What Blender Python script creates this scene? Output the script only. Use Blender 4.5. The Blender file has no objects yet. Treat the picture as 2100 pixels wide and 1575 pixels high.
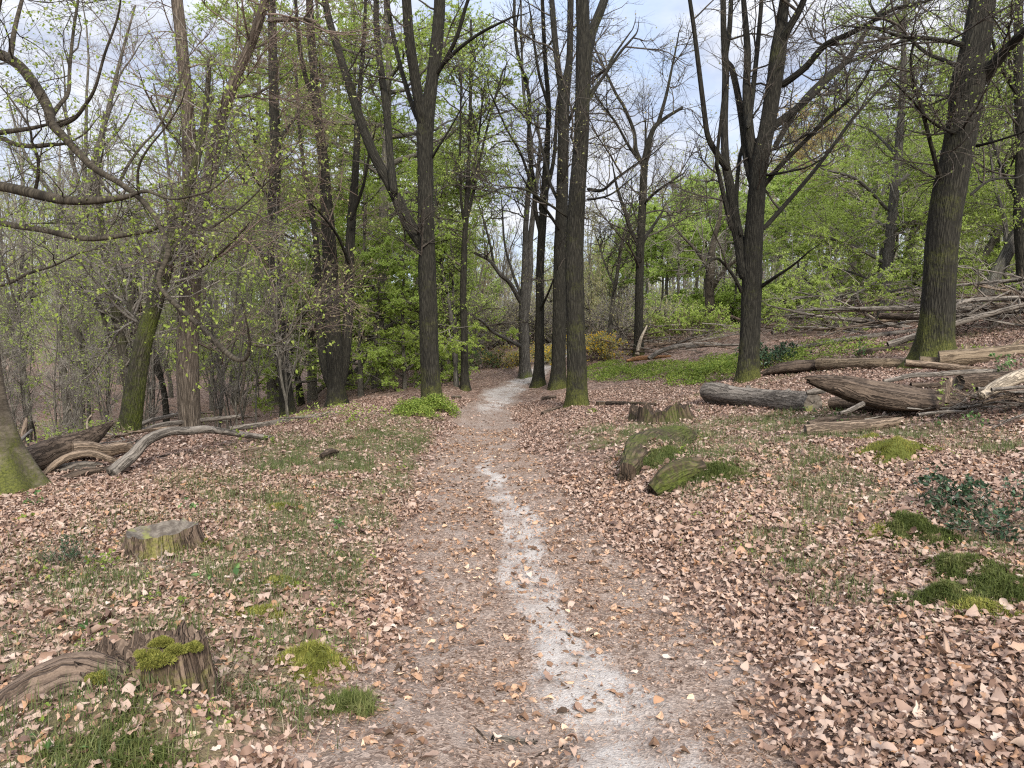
EXPO = 1.45
LIT = 1.0
import bpy, math, random
import numpy as np
RNG = np.random.default_rng(7)
random.seed(7)
S = bpy.context.scene
COL = S.collection
F = 1500.0; CX = 1050.0; CY = 787.5
PITCH = math.atan(97.5 / F)
CAM = np.array([0.0, 0.0, 1.6])

def sm(a, b, x):
    t = np.clip((x - a) / (b - a), 0, 1)
    return t * t * (3 - 2 * t)

def nrm(v):
    return v / np.maximum(np.linalg.norm(v, axis=-1, keepdims=True), 1e-9)

# ------------------------------------------------------------------ pixels <-> place
def ray(px, py):
    X = (px - CX) / F; Y = -(py - CY) / F
    c, s = math.cos(PITCH), math.sin(PITCH)
    return np.array([X, c + Y * s, -s + Y * c])

def pix(px, py, d):
    r = ray(px, py)
    return CAM + r * (d / r[1])

# ------------------------------------------------------------------ terrain
PY = np.array([-20, 0, 2.7, 5, 9.2, 17, 22, 26.7, 31, 36, 45, 60, 400.])
PX = np.array([.5, .35, .27, 0.0, -.4, -.55, -.35, .6, 1.7, 2.7, 4.0, 5, 5.])
def path_x(y): return np.interp(y, PY, PX)
def path_w(y): return np.interp(y, [0, 3, 9, 17, 26, 60], [1.0, .95, .74, .68, .62, .6])
SY = np.array([1.5, 2.7, 3.2, 4.1, 5.4, 6.8, 8.3, 10, 12, 17, 22, 26.7, 31, 36, 45])
SX = np.array([.5, .42, .38, .22, .10, .02, -.2, -.35, -.35, -.6, -.3, .6, 1.7, 2.7, 4.])
SW = np.array([.24, .2, .2, .14, .15, .13, .10, .10, .18, .28, .45, .5, .6, .7, .8])
LY = np.array([-20, 3, 8, 11, 15.5, 17, 22, 30, 60, 400])
LX = np.array([-7, -6.5, -5.2, -4.9, -3.9, -3.4, -2.6, -4, -12, -60.])

def vnoise(x, y, s, seed=0):
    """smooth value noise in numpy"""
    x = np.asarray(x, float) / s + 1000.3 + seed * 17.7; y = np.asarray(y, float) / s + 1000.7 + seed * 9.1
    xi = np.floor(x); yi = np.floor(y); fx = x - xi; fy = y - yi
    fx = fx * fx * (3 - 2 * fx); fy = fy * fy * (3 - 2 * fy)
    def h(a, b):
        v = np.sin(a * 127.1 + b * 311.7 + seed * 3.3) * 43758.5453
        return v - np.floor(v)
    return (h(xi, yi) * (1 - fx) + h(xi + 1, yi) * fx) * (1 - fy) + (h(xi, yi + 1) * (1 - fx) + h(xi + 1, yi + 1) * fx) * fy

def base_h(x, y):
    x = np.asarray(x, float); y = np.asarray(y, float)
    pc = path_x(y); w = path_w(y)
    s = np.maximum(0, x - pc - w)
    s1 = np.minimum(s, 7)
    zr = .16 * sm(0, 1.1, s) + .09 * s1 + .014 * s1 ** 2 + .14 * np.clip(s - 7, 0, 25)
    sl = np.maximum(0, pc - w - x)
    zl = .13 * sm(0, 1.0, sl) * (1 - .5 * sm(8, 16, y))
    e = np.maximum(0, np.interp(y, LY, LX) - x)
    zl = zl - 1.5 * sm(0, 7, e) + .065 * np.clip(e - 12, 0, 60)
    z = zr + zl
    far = np.clip(y - 24, 0, 95) * .048 * sm(-4, 1, x - np.interp(y, LY, LX))
    farl = np.clip(y - 32, 0, 90) * .05 * (1 - sm(-4, 1, x - np.interp(y, LY, LX)))
    z = z + far + farl
    z = z - .05 * np.exp(-((x - pc) / (w * .8)) ** 2)
    near = 1 - sm(0, w * .9, np.abs(x - pc))
    z = z + (.10 * (vnoise(x, y, 1.7, 1) - .5) + .05 * (vnoise(x, y, .6, 2) - .5)) * (1 - .75 * near)
    z = z + .5 * (vnoise(x, y, 9, 3) - .5) * sm(14, 40, y) 
    return z

# bumps of moss and soil: (px, py of the base, metres wide, metres high)
BUMPS = []
ANCH = []   # (x, y, wanted z)
WTS = None
def _kern(x, y, ax, ay):
    sg = .6 + .085 * ay
    return np.exp(-((x - ax) ** 2 + (y - ay) ** 2) / (2 * sg * sg))

def h(x, y):
    x = np.asarray(x, float); y = np.asarray(y, float)
    z = base_h(x, y)
    if WTS is not None:
        for (ax, ay, dz), w in zip(ANCH, WTS): z = z + w * _kern(x, y, ax, ay)
    for bx, by, rx, ry, bh in BUMPS:
        z = z + bh * np.exp(-(((x - bx) / rx) ** 2 + ((y - by) / ry) ** 2) * 1.6)
    return z

def anchor(px, py, d):
    p = pix(px, py, d)
    ANCH.append((p[0], p[1], p[2] - float(base_h(p[0], p[1]))))

def settle():
    global WTS
    A = np.array(ANCH); n = len(A)
    G = np.stack([_kern(A[:, 0], A[:, 1], ax, ay) for ax, ay, _ in ANCH], 1)
    WTS = np.linalg.solve(G.T @ G + .004 * np.eye(n), G.T @ A[:, 2])

def hit(px, py, dmax=70.0):
    """where the ray through a pixel meets the ground"""
    r = ray(px, py); r = r / r[1]
    ts = np.linspace(1.8, dmax, 2400)
    P = CAM[None] + ts[:, None] * r[None]
    below = P[:, 2] < h(P[:, 0], P[:, 1])
    i = int(np.argmax(below)) if below.any() else len(ts) - 1
    return P[i]

# ------------------------------------------------------------------ mesh plumbing
def make_mesh(name, V, Q, mats, attrs=None, smooth=True, mi=None):
    """V (N,3); Q list of (M,k) index arrays or one; attrs {name:(domain,type,array)}"""
    me = bpy.data.meshes.new(name)
    if not isinstance(Q, (list, tuple)): Q = [Q]
    Q = [np.asarray(q, np.int32) for q in Q if len(q)]
    me.vertices.add(len(V)); me.vertices.foreach_set('co', np.ascontiguousarray(V, np.float32).ravel())
    nl = sum(q.size for q in Q); nf = sum(len(q) for q in Q)
    me.loops.add(nl); me.polygons.add(nf)
    me.loops.foreach_set('vertex_index', np.concatenate([q.ravel() for q in Q]))
    tot = np.concatenate([np.full(len(q), q.shape[1], np.int32) for q in Q])
    st = np.concatenate([[0], np.cumsum(tot)[:-1]]).astype(np.int32)
    me.polygons.foreach_set('loop_start', st)
    me.polygons.foreach_set('use_smooth', np.full(nf, smooth, bool))
    if mi is not None: me.polygons.foreach_set('material_index', np.asarray(mi, np.int32))
    me.update(calc_edges=True)
    for k, (dom, typ, arr) in (attrs or {}).items():
        a = me.attributes.new(k, typ, dom)
        a.data.foreach_set('vector' if typ == 'FLOAT_VECTOR' else 'value', np.ascontiguousarray(arr, np.float32).ravel())
    for m in (mats if isinstance(mats, (list, tuple)) else [mats]): me.materials.append(m)
    return me

def link(name, me, parent=None, loc=None):
    o = bpy.data.objects.new(name, me); COL.objects.link(o)
    if parent is not None: o.parent = parent
    if loc is not None: o.location = [float(v) for v in loc]
    return o

def tag(o, label=None, cat=None, group=None, kind=None):
    if label: o['label'] = label
    if cat: o['category'] = cat
    if group: o['group'] = group
    if kind: o['kind'] = kind
    return o

def empty(name, loc, label, cat, group=None):
    o = bpy.data.objects.new(name, None); COL.objects.link(o)
    o.location = [float(v) for v in loc]; o.empty_display_size = .2
    return tag(o, label, cat, group)

def copy_tree(o, parent=None):
    c = o.copy(); COL.objects.link(c)
    if parent is not None: c.parent = parent
    for ch in list(o.children): copy_tree(ch, c)
    return c

# ------------------------------------------------------------------ tubes
def catmull(P, n):
    P = np.asarray(P, float)
    if len(P) == 2:
        t = np.linspace(0, 1, n)[:, None]; return P[0] * (1 - t) + P[1] * t
    A = np.vstack([2 * P[0] - P[1], P, 2 * P[-1] - P[-2]])
    seg = np.linalg.norm(np.diff(P[:, :3], axis=0), axis=1); cum = np.concatenate([[0], np.cumsum(seg)])
    u = np.linspace(0, cum[-1], n); i = np.clip(np.searchsorted(cum, u, 'right') - 1, 0, len(P) - 2)
    t = ((u - cum[i]) / np.maximum(seg[i], 1e-9))[:, None]
    p0, p1, p2, p3 = A[i], A[i + 1], A[i + 2], A[i + 3]
    return .5 * (2 * p1 + (p2 - p0) * t + (2 * p0 - 5 * p1 + 4 * p2 - p3) * t ** 2 + (3 * p1 - p0 - 3 * p2 + p3) * t ** 3)

def tubes(P, R, n):
    """P (B,K,3), R (B,K) -> verts, quads, bark coords"""
    B, K, _ = P.shape
    T = np.empty_like(P); T[:, 1:-1] = P[:, 2:] - P[:, :-2]; T[:, 0] = P[:, 1] - P[:, 0]; T[:, -1] = P[:, -1] - P[:, -2]
    T = nrm(T)
    M = nrm(T.mean(1)); ref = np.cross(M, np.array([.31, .93, .2])); ref = nrm(ref)
    U = ref[:, None] - (ref[:, None] * T).sum(-1, keepdims=True) * T; U = nrm(U)
    W = np.cross(T, U)
    a = np.arange(n) * 2 * np.pi / n
    V = P[:, :, None] + R[:, :, None, None] * (np.cos(a)[None, None, :, None] * U[:, :, None] + np.sin(a)[None, None, :, None] * W[:, :, None])
    al = np.concatenate([np.zeros((B, 1)), np.cumsum(np.linalg.norm(np.diff(P, axis=1), axis=2), 1)], 1)
    bk = np.empty((B, K, n, 3)); off = np.arange(B)[:, None, None] * 3.7
    bk[..., 0] = np.cos(a) * R[:, :, None] + off; bk[..., 1] = np.sin(a) * R[:, :, None] + off; bk[..., 2] = al[:, :, None]
    idx = np.arange(B * K * n).reshape(B, K, n)
    j = (np.arange(n) + 1) % n
    Q = np.stack([idx[:, :-1], idx[:, :-1][:, :, j], idx[:, 1:][:, :, j], idx[:, 1:]], -1).reshape(-1, 4)
    return V.reshape(-1, 3), Q, bk.reshape(-1, 3)

class Bag:
    """collects pieces of ONE mesh"""
    def __init__(s): s.V = []; s.Q = []; s.B = []; s.M = []; s.n = 0
    def add(s, V, Q, bk, moss=None):
        s.V.append(V); s.Q.append(Q + s.n); s.B.append(bk); s.M.append(np.zeros(len(V)) if moss is None else moss); s.n += len(V)
    def tube(s, P, R, n, moss=None):
        V, Q, bk = tubes(P, R, n); s.add(V, Q, bk, moss)
    def mesh(s, name, mat, smooth=True):
        return make_mesh(name, np.vstack(s.V), np.vstack(s.Q), mat, {'bark': ('POINT', 'FLOAT_VECTOR', np.vstack(s.B)), 'moss': ('POINT', 'FLOAT', np.concatenate(s.M))}, smooth)

def trunk_mesh(name, P, R, mat, n=18, flare=0.0, lobes=5, rough=.05, mossb=0.0, mossh=1.0, seed=0, caps=None, mats=None):
    """one gnarled stem with a flared foot; P (K,3)"""
    rng = np.random.default_rng(seed + 11)
    L = np.linalg.norm(np.diff(P, axis=0), axis=1).sum()
    K = int(np.clip(L / max(.07, np.mean(R) * .55), 12, 120))
    if flare > 0:
        tt = np.linspace(0, 1, K) ** 1.5
    else: tt = np.linspace(0, 1, K)
    fine = catmull(np.column_stack([P, R]), 400)
    ii = tt * 399; i0 = np.minimum(ii.astype(int), 398); f = (ii - i0)[:, None]
    X = fine[i0] * (1 - f) + fine[i0 + 1] * f
    P2 = X[:, :3]; R2 = np.maximum(X[:, 3], .003)
    V, Q, bk = tubes(P2[None], R2[None], n)
    V = V.reshape(K, n, 3)
    a = np.arange(n) * 2 * np.pi / n
    al = np.concatenate([[0], np.cumsum(np.linalg.norm(np.diff(P2, axis=0), axis=1))])
    ph = rng.uniform(0, 6.28, 4)
    # lumps that run along the stem and bulge now and then
    d = np.zeros((K, n))
    for k, (m, fr) in enumerate([(2, .7), (3, 1.3), (5, 2.1)]):
        d += rough * (.9 / (k + 1)) * np.sin(m * a[None] + ph[k] + np.sin(al[:, None] * fr + ph[3] * k) * 1.6)
    d += rough * .9 * (vnoise(al[:, None] * 1.0 + 0 * a[None], np.cos(a)[None] * .4 + np.sin(a)[None] * .9 + 0 * al[:, None], .22, seed) - .5)
    if flare > 0:
        fl = np.exp(-al / (R2[0] * 1.0))
        lob = .55 + .45 * np.cos(lobes * a + ph[0]) + .3 * np.cos((lobes - 2) * a + ph[1])
        d += flare * fl[:, None] * lob[None]
    C = P2[:, None]
    V = C + (V - C) * (1 + d[..., None])
    moss = mossb + mossh * np.exp(-al / max(.9, R2[0] * 2.5))[:, None] * np.ones((1, n)) if mossh > 0 else mossb + np.zeros((K, n))
    return V.reshape(-1, 3), Q, bk, moss.ravel(), P2, R2

def sprout(P, R, N, tr, ang, L, K, up, wob, r0, rng, flat=0.0, taper=.3, shr=.5, out=None):
    """N children grown from the polylines P (B,Kp,3)"""
    B, Kp, _ = P.shape
    Lt = np.linalg.norm(np.diff(P, axis=1), axis=2).sum(1) + 1e-6
    idx = rng.choice(B, N, p=Lt / Lt.sum())
    t = rng.uniform(tr[0], tr[1], N); tf = t * (Kp - 1); i = np.minimum(tf.astype(int), Kp - 2); f = (tf - i)[:, None]
    pos = P[idx, i] * (1 - f) + P[idx, i + 1] * f
    T = nrm(P[idx, i + 1] - P[idx, i])
    pr = R[idx, i] * (1 - f[:, 0]) + R[idx, i + 1] * f[:, 0]
    v = rng.normal(size=(N, 3)); perp = nrm(v - (v * T).sum(1, keepdims=True) * T)
    a = ang * rng.uniform(.6, 1.3, N)
    D = np.cos(a)[:, None] * T + np.sin(a)[:, None] * perp
    D[:, 2] *= (1 - flat); D = nrm(D)
    ln = L * rng.uniform(.5, 1.3, N) * (1 - shr * t)
    Q = np.empty((N, K, 3)); Q[:, 0] = pos
    for k in range(1, K):
        D = nrm(D + wob * rng.normal(size=(N, 3)) + np.array([0, 0, up]))
        Q[:, k] = Q[:, k - 1] + D * (ln / (K - 1))[:, None]
    r = np.minimum(pr * .75, r0 * rng.uniform(.7, 1.25, N) * (ln / L) ** .6)
    RR = r[:, None] * np.linspace(1, taper, K)[None]
    return Q, RR

# ------------------------------------------------------------------ leaves
def leaf_quads(pos, axis, up, ln, wd):
    """one folded 4-corner leaf each"""
    side = nrm(np.cross(axis, up)); nn = np.cross(side, axis)
    mid = pos + axis * (ln * .5)[:, None]
    V = np.stack([pos, mid + side * (wd * .5)[:, None] + nn * (wd * .16)[:, None], pos + axis * ln[:, None] - nn * (ln * .12)[:, None], mid - side * (wd * .5)[:, None] + nn * (wd * .16)[:, None]], 1)
    return V.reshape(-1, 3), np.arange(len(pos) * 4).reshape(-1, 4)

def leaves_on(P, n, ln, rng, droop=-.25, flat=.35, tr=(.15, 1.0)):
    """n leaves spread over the twigs P (B,K,3)"""
    B, K, _ = P.shape
    idx = rng.integers(0, B, n); tf = rng.uniform(tr[0], tr[1], n) * (K - 1); i = np.minimum(tf.astype(int), K - 2); f = (tf - i)[:, None]
    pos = P[idx, i] * (1 - f) + P[idx, i + 1] * f
    T = nrm(P[idx, i + 1] - P[idx, i])
    ax = nrm(T * .5 + rng.normal(size=(n, 3)) * .55 + np.array([0, 0, droop]))
    up = nrm(rng.normal(size=(n, 3)) * (1 - flat) + np.array([0, 0, flat]))
    l = ln * rng.uniform(.6, 1.25, n)
    V, Q = leaf_quads(pos, ax, up, l, l * rng.uniform(.55, .75, n))
    return V, Q

def leaf_mesh(name, V, Q, mat, rng, per=1):
    n = len(Q) // per
    return make_mesh(name, V, Q, mat, {'rnd': ('FACE', 'FLOAT', np.repeat(rng.uniform(0, 1, n), per))}, smooth=False)
# ------------------------------------------------------------------ materials
class NT:
    def __init__(s, m):
        m.use_nodes = True; s.t = m.node_tree; s.t.nodes.clear()
    def n(s, typ, **kw):
        nd = s.t.nodes.new(typ)
        for k, v in kw.items():
            if k.startswith('i_'):
                key = k[2:]; nd.inputs[int(key) if key.isdigit() else key.replace('_', ' ')].default_value = v
            else: setattr(nd, k, v)
        return nd
    def l(s, a, b): s.t.links.new(a, b)
    def math(s, op, a, b=None, clamp=False):
        nd = s.n('ShaderNodeMath', operation=op, use_clamp=clamp)
        for i, v in enumerate([a, b]):
            if v is None: continue
            if isinstance(v, (int, float)): nd.inputs[i].default_value = v
            else: s.l(v, nd.inputs[i])
        return nd.outputs[0]
    def mix(s, fac, a, b, mode='MIX'):
        nd = s.n('ShaderNodeMix', data_type='RGBA', blend_type=mode)
        for sock, v in ((nd.inputs[0], fac), (nd.inputs[6], a), (nd.inputs[7], b)):
            if isinstance(v, (int, float)): sock.default_value = v
            elif isinstance(v, tuple): sock.default_value = (*v, 1) if len(v) == 3 else v
            else: s.l(v, sock)
        return nd.outputs[2]
    def ramp(s, fac, stops, interp='LINEAR'):
        nd = s.n('ShaderNodeValToRGB'); cr = nd.color_ramp; cr.interpolation = interp
        while len(cr.elements) < len(stops): cr.elements.new(.5)
        for e, (p, c) in zip(cr.elements, stops):
            e.position = p; e.color = (*c, 1) if len(c) == 3 else c
        s.l(fac, nd.inputs[0]); return nd.outputs[0]
    def rng(s, v, a, b, c=0.0, d=1.0):
        nd = s.n('ShaderNodeMapRange', interpolation_type='SMOOTHSTEP'); s.l(v, nd.inputs[0])
        for i, x in enumerate((a, b, c, d)): nd.inputs[i + 1].default_value = x
        return nd.outputs[0]
    def noise(s, vec, scale, detail=4, rough=.6, dist=0.0):
        nd = s.n('ShaderNodeTexNoise'); nd.inputs['Scale'].default_value = scale; nd.inputs['Detail'].default_value = detail
        nd.inputs['Roughness'].default_value = rough; nd.inputs['Distortion'].default_value = dist
        if vec is not None: s.l(vec, nd.inputs['Vector'])
        return nd.outputs[0]
    def vor(s, vec, scale, feature='F1', out=0, rand=1.0):
        nd = s.n('ShaderNodeTexVoronoi', feature=feature); nd.inputs['Scale'].default_value = scale; nd.inputs['Randomness'].default_value = rand
        s.l(vec, nd.inputs['Vector']); return nd.outputs[out]
    def mapping(s, vec, sc):
        nd = s.n('ShaderNodeMapping'); nd.inputs['Scale'].default_value = sc; s.l(vec, nd.inputs['Vector']); return nd.outputs[0]
    def attr(s, name, out='Vector'):
        return s.n('ShaderNodeAttribute', attribute_name=name).outputs[out]
    def bump(s, hgt, strength=.5, dist=.01):
        nd = s.n('ShaderNodeBump'); nd.inputs['Strength'].default_value = strength; nd.inputs['Distance'].default_value = dist
        s.l(hgt, nd.inputs['Height']); return nd.outputs[0]
    def out(s, sh):
        o = s.n('ShaderNodeOutputMaterial'); s.l(sh, o.inputs[0])
    def bsdf(s, col, rough=.9, normal=None, spec=.25):
        b = s.n('ShaderNodeBsdfPrincipled'); b.inputs['Roughness'].default_value = rough; b.inputs['Specular IOR Level'].default_value = spec
        if isinstance(col, tuple): b.inputs['Base Color'].default_value = (*col, 1)
        else: s.l(col, b.inputs['Base Color'])
        if normal is not None: s.l(normal, b.inputs['Normal'])
        return b.outputs[0]

MATS = {}
def bark(name, dark, light, moss=.5, ridge=1.0, sc=1.0, smooth=False, mosscol=((.035, .045, .008), (.12, .14, .02))):
    m = bpy.data.materials.new(name); t = NT(m)
    b = t.attr('bark')
    if smooth:
        v = t.mapping(b, (1.5, 1.5, 9)); r1 = t.noise(v, 6 * sc, 5, .6, .6)
        big = t.noise(b, 3, 4, .6)
        hgt = r1; col = t.mix(t.rng(r1, .35, .68), dark, light); col = t.mix(t.rng(big, .45, .7), col, tuple(x * .62 for x in dark))
        nb = t.bump(hgt, .35, .012)
    else:
        v = t.mapping(b, (1, 1, .13)); dn = t.noise(v, 30 * sc, 3, .6)
        vd = t.n('ShaderNodeVectorMath', operation='ADD'); t.l(v, vd.inputs[0])
        w = t.n('ShaderNodeVectorMath', operation='SCALE'); nn = t.n('ShaderNodeTexNoise'); nn.inputs['Scale'].default_value = 14 * sc; t.l(v, nn.inputs['Vector'])
        t.l(nn.outputs[1], w.inputs[0]); w.inputs['Scale'].default_value = .06 / sc; t.l(w.outputs[0], vd.inputs[1])
        cr = t.vor(vd.outputs[0], 26 * sc, 'DISTANCE_TO_EDGE')
        crack = t.rng(cr, 0, .28)
        fine = t.noise(b, 60 * sc, 4, .7)
        big = t.noise(b, 2.6, 4, .6)
        hgt = t.math('ADD', t.math('MULTIPLY', crack, .8 * ridge), t.math('MULTIPLY', dn, .7))
        k = t.math('ADD', t.math('MULTIPLY', crack, .28), t.math('MULTIPLY', dn, .72))
        k = t.math('ADD', t.math('MULTIPLY', k, .8), t.math('MULTIPLY', fine, .35))
        col = t.mix(t.rng(k, .28, 1.0), tuple(x * .55 for x in dark), light)
        col = t.mix(t.rng(big, .5, .72), col, t.mix(.5, col, dark))
        nb = t.bump(hgt, .9, .018)
    if moss > 0:
        geo = t.n('ShaderNodeTexCoord').outputs['Object']
        p = t.noise(geo, 1.3, 5, .65); q = t.noise(geo, 22, 4, .7)
        ma = t.attr('moss', 'Fac')
        k = t.math('ADD', t.math('ADD', t.math('MULTIPLY', p, .9), t.math('MULTIPLY', q, .35)), t.math('MULTIPLY', ma, .36))
        fac = t.rng(k, .92 - .21 * moss, 1.17 - .18 * moss)
        mc = t.mix(t.rng(t.noise(geo, 45, 3, .7), .3, .7), mosscol[0], mosscol[1])
        col = t.mix(t.math('MULTIPLY', fac, .92), col, mc)
    t.out(t.bsdf(col, .95, nb, .15)); MATS[name] = m; return m

def leaf(name, stops, trans=.45, rough=.6):
    m = bpy.data.materials.new(name); t = NT(m)
    col = t.ramp(t.attr('rnd', 'Fac'), stops)
    d = t.bsdf(col, rough, None, .25)
    tr = t.n('ShaderNodeBsdfTranslucent'); t.l(col, tr.inputs[0])
    mx = t.n('ShaderNodeMixShader'); mx.inputs[0].default_value = trans; t.l(d, mx.inputs[1]); t.l(tr.outputs[0], mx.inputs[2])
    t.out(mx.outputs[0]); MATS[name] = m; return m

def wood(name, dark, light, moss=.1, mosscol=((.05, .055, .012), (.15, .15, .035)), grain=1.0):
    m = bpy.data.materials.new(name); t = NT(m); b = t.attr('bark')
    wp = t.n('ShaderNodeVectorMath', operation='ADD'); t.l(b, wp.inputs[0])
    nn = t.n('ShaderNodeTexNoise'); nn.inputs['Scale'].default_value = 5; nn.inputs['Detail'].default_value = 4; t.l(b, nn.inputs['Vector'])
    sc = t.n('ShaderNodeVectorMath', operation='SCALE'); sc.inputs['Scale'].default_value = .09; t.l(nn.outputs[1], sc.inputs[0]); t.l(sc.outputs[0], wp.inputs[1])
    f1 = t.noise(t.mapping(wp.outputs[0], (1, 1, .06)), 55 * grain, 5, .7); f2 = t.noise(t.mapping(wp.outputs[0], (1, 1, .035)), 17 * grain, 3, .6)
    crack = t.rng(t.math('ABSOLUTE', t.math('SUBTRACT', f2, .5)), 0, .06)
    big = t.noise(b, 4.5, 5, .65); fine = t.noise(b, 120, 3, .7)
    col = t.mix(t.rng(t.math('ADD', t.math('MULTIPLY', f1, .7), t.math('MULTIPLY', fine, .3)), .34, .66), dark, light)
    col = t.mix(t.math('MULTIPLY', t.rng(big, .48, .66), .75), col, t.mix(.35, dark, light, 'MULTIPLY'))
    col = t.mix(t.math('MULTIPLY', t.math('SUBTRACT', 1.0, crack), .7), col, tuple(x * .35 for x in dark))
    hgt = t.math('ADD', t.math('MULTIPLY', crack, .7), t.math('ADD', t.math('MULTIPLY', f1, .5), t.math('MULTIPLY', big, .8)))
    geo = t.n('ShaderNodeTexCoord').outputs['Object']
    k = t.math('ADD', t.math('ADD', t.math('MULTIPLY', t.noise(geo, 3, 5, .65), .9), t.math('MULTIPLY', t.noise(geo, 28, 4, .7), .35)), t.math('MULTIPLY', t.attr('moss', 'Fac'), .36))
    fac = t.rng(k, .98 - .22 * moss, 1.2 - .2 * moss)
    mc = t.mix(t.rng(t.noise(geo, 60, 3, .7), .3, .7), mosscol[0], mosscol[1])
    col = t.mix(t.math('MULTIPLY', fac, .9), col, mc)
    t.out(t.bsdf(col, .95, t.bump(hgt, .9, .02), .12)); MATS[name] = m

bark('oak_bark', (.019, .017, .013), (.050, .045, .033), .95, sc=1.2, mosscol=((.030, .036, .010), (.10, .10, .024)))
bark('oak_bark_mossy', (.032, .028, .020), (.10, .085, .062), 1.05, sc=1.35)
bark('brown_bark', (.075, .058, .042), (.20, .16, .12), .35)
bark('grey_bark', (.060, .054, .046), (.17, .155, .13), .55)
bark('far_bark', (.075, .066, .052), (.20, .18, .14), .6)
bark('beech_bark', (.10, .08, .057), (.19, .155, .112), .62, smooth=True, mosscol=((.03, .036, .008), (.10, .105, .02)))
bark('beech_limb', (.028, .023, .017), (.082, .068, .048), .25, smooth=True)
bark('twig_grey', (.12, .105, .085), (.27, .24, .20), 0, smooth=True)
bark('twig_brown', (.10, .072, .055), (.24, .18, .14), 0, smooth=True)
bark('twig_dark', (.04, .033, .026), (.105, .088, .07), 0, smooth=True)
wood('dead_wood', (.10, .072, .05), (.27, .20, .14), .25)
wood('dead_wood_grey', (.095, .08, .065), (.25, .215, .175), .2)
wood('dead_wood_dark', (.040, .029, .021), (.135, .098, .07), .35)
wood('dead_wood_tan', (.115, .082, .052), (.25, .19, .125), .3)
wood('stripped_wood', (.24, .19, .135), (.42, .35, .26), .1)
wood('stump_wood', (.07, .048, .034), (.19, .135, .095), .95, ((.07, .075, .012), (.20, .185, .05)))
bark('rotten_moss_wood', (.03, .022, .015), (.13, .09, .06), 1.0, mosscol=((.026, .036, .007), (.085, .10, .018)))
wood('orange_wood', (.17, .08, .035), (.40, .21, .10), 0)

def cut_face():
    m = bpy.data.materials.new('cut_face'); t = NT(m)
    o = t.attr('bark'); v = t.mapping(o, (1, 1, 1))
    ln = t.n('ShaderNodeVectorMath', operation='LENGTH'); t.l(v, ln.inputs[0])
    w = t.n('ShaderNodeMath', operation='SINE'); t.l(t.math('ADD', t.math('MULTIPLY', ln.outputs['Value'], 420), t.math('MULTIPLY', t.noise(v, 9, 3), 9)), w.inputs[0])
    g = t.noise(v, 14, 5, .65)
    col = t.mix(t.rng(g, .35, .68), (.065, .053, .042), (.17, .145, .115))
    col = t.mix(t.math('MULTIPLY', t.rng(w.outputs[0], -.6, 1), .35), col, (.07, .055, .04))
    col = t.mix(t.rng(t.noise(v, 5, 4), .55, .68), col, (.16, .16, .05))
    t.out(t.bsdf(col, .95, t.bump(g, .5, .01), .15)); MATS['cut_face'] = m
cut_face()

leaf('young_leaf', [(0, (.24, .32, .05)), (.35, (.31, .40, .075)), (.7, (.38, .46, .11)), (1, (.44, .50, .17))], .58)
leaf('green_leaf', [(0, (.25, .33, .05)), (.4, (.33, .42, .075)), (.8, (.40, .49, .11)), (1, (.47, .54, .16))], .6)
leaf('pale_leaf', [(0, (.28, .33, .11)), (.5, (.36, .41, .15)), (1, (.42, .43, .22))], .55)
leaf('lime_leaf', [(0, (.32, .43, .08)), (.5, (.41, .52, .12)), (1, (.50, .58, .19))], .6)
leaf('near_leaf', [(0, (.19, .25, .035)), (.4, (.25, .32, .05)), (.8, (.32, .38, .08)), (1, (.38, .40, .13))], .5)
leaf('olive_leaf', [(0, (0.208, 0.212, 0.079)), (.5, (0.319, 0.325, 0.128)), (1, (0.431, 0.357, 0.176))], .45)
leaf('amber_leaf', [(0, (0.325, 0.221, 0.078)), (.5, (0.429, 0.312, 0.117)), (1, (0.442, 0.390, 0.156))], .45)
leaf('holly_leaf', [(0, (.018, .035, .018)), (.6, (.035, .065, .03)), (1, (.07, .11, .055))], .1, .32)
leaf('bilberry_leaf', [(0, (0.101, 0.157, 0.022)), (.5, (0.190, 0.251, 0.043)), (1, (0.304, 0.345, 0.072))], .4)
leaf('bramble_leaf', [(0, (.05, .10, .03)), (.5, (.09, .16, .05)), (1, (.15, .24, .07))], .35)
leaf('gorse_bloom', [(0, (.40, .24, .015)), (.6, (.55, .36, .02)), (1, (.62, .45, .05))], .3)
leaf('grass_blade', [(0, (.055, .085, .022)), (.45, (.10, .14, .035)), (.75, (.20, .20, .08)), (1, (.36, .31, .18))], .3)
leaf('green_grass', [(0, (.045, .065, .018)), (.6, (.085, .11, .032)), (1, (.16, .17, .065))], .3)
leaf('dry_grass', [(0, (.17, .135, .085)), (1, (.34, .28, .19))], .25)
leaf('moss_tuft', [(0, (.07, .08, .014)), (.5, (.17, .17, .03)), (1, (.30, .28, .07))], .25, .9)
leaf('dark_moss_tuft', [(0, (.035, .045, .010)), (.5, (.07, .09, .018)), (1, (.17, .17, .06))], .25, .9)
leaf('litter_leaf', [(0, (.105, .062, .045)), (.16, (0.162, 0.094, 0.061)), (.42, (0.270, 0.173, 0.122)), (.64, (0.338, 0.234, 0.174)), (.82, (0.397, 0.294, 0.225)), (.92, (0.338, 0.176, 0.086)), (1, (0.491, 0.392, 0.315))], .15, .65)
leaf('litter_leaf_far', [(0, (0.076, 0.046, 0.029)), (.2, (0.162, 0.096, 0.066)), (.5, (0.262, 0.168, 0.122)), (.8, (0.338, 0.234, 0.177)), (1, (0.423, 0.327, 0.260))], .15, .8)
leaf('crumb', [(0, (0.060, 0.037, 0.022)), (.3, (0.172, 0.096, 0.055)), (.65, (0.326, 0.193, 0.115)), (.9, (0.459, 0.294, 0.183)), (1, (0.571, 0.405, 0.270))], .1, .85)

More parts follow.
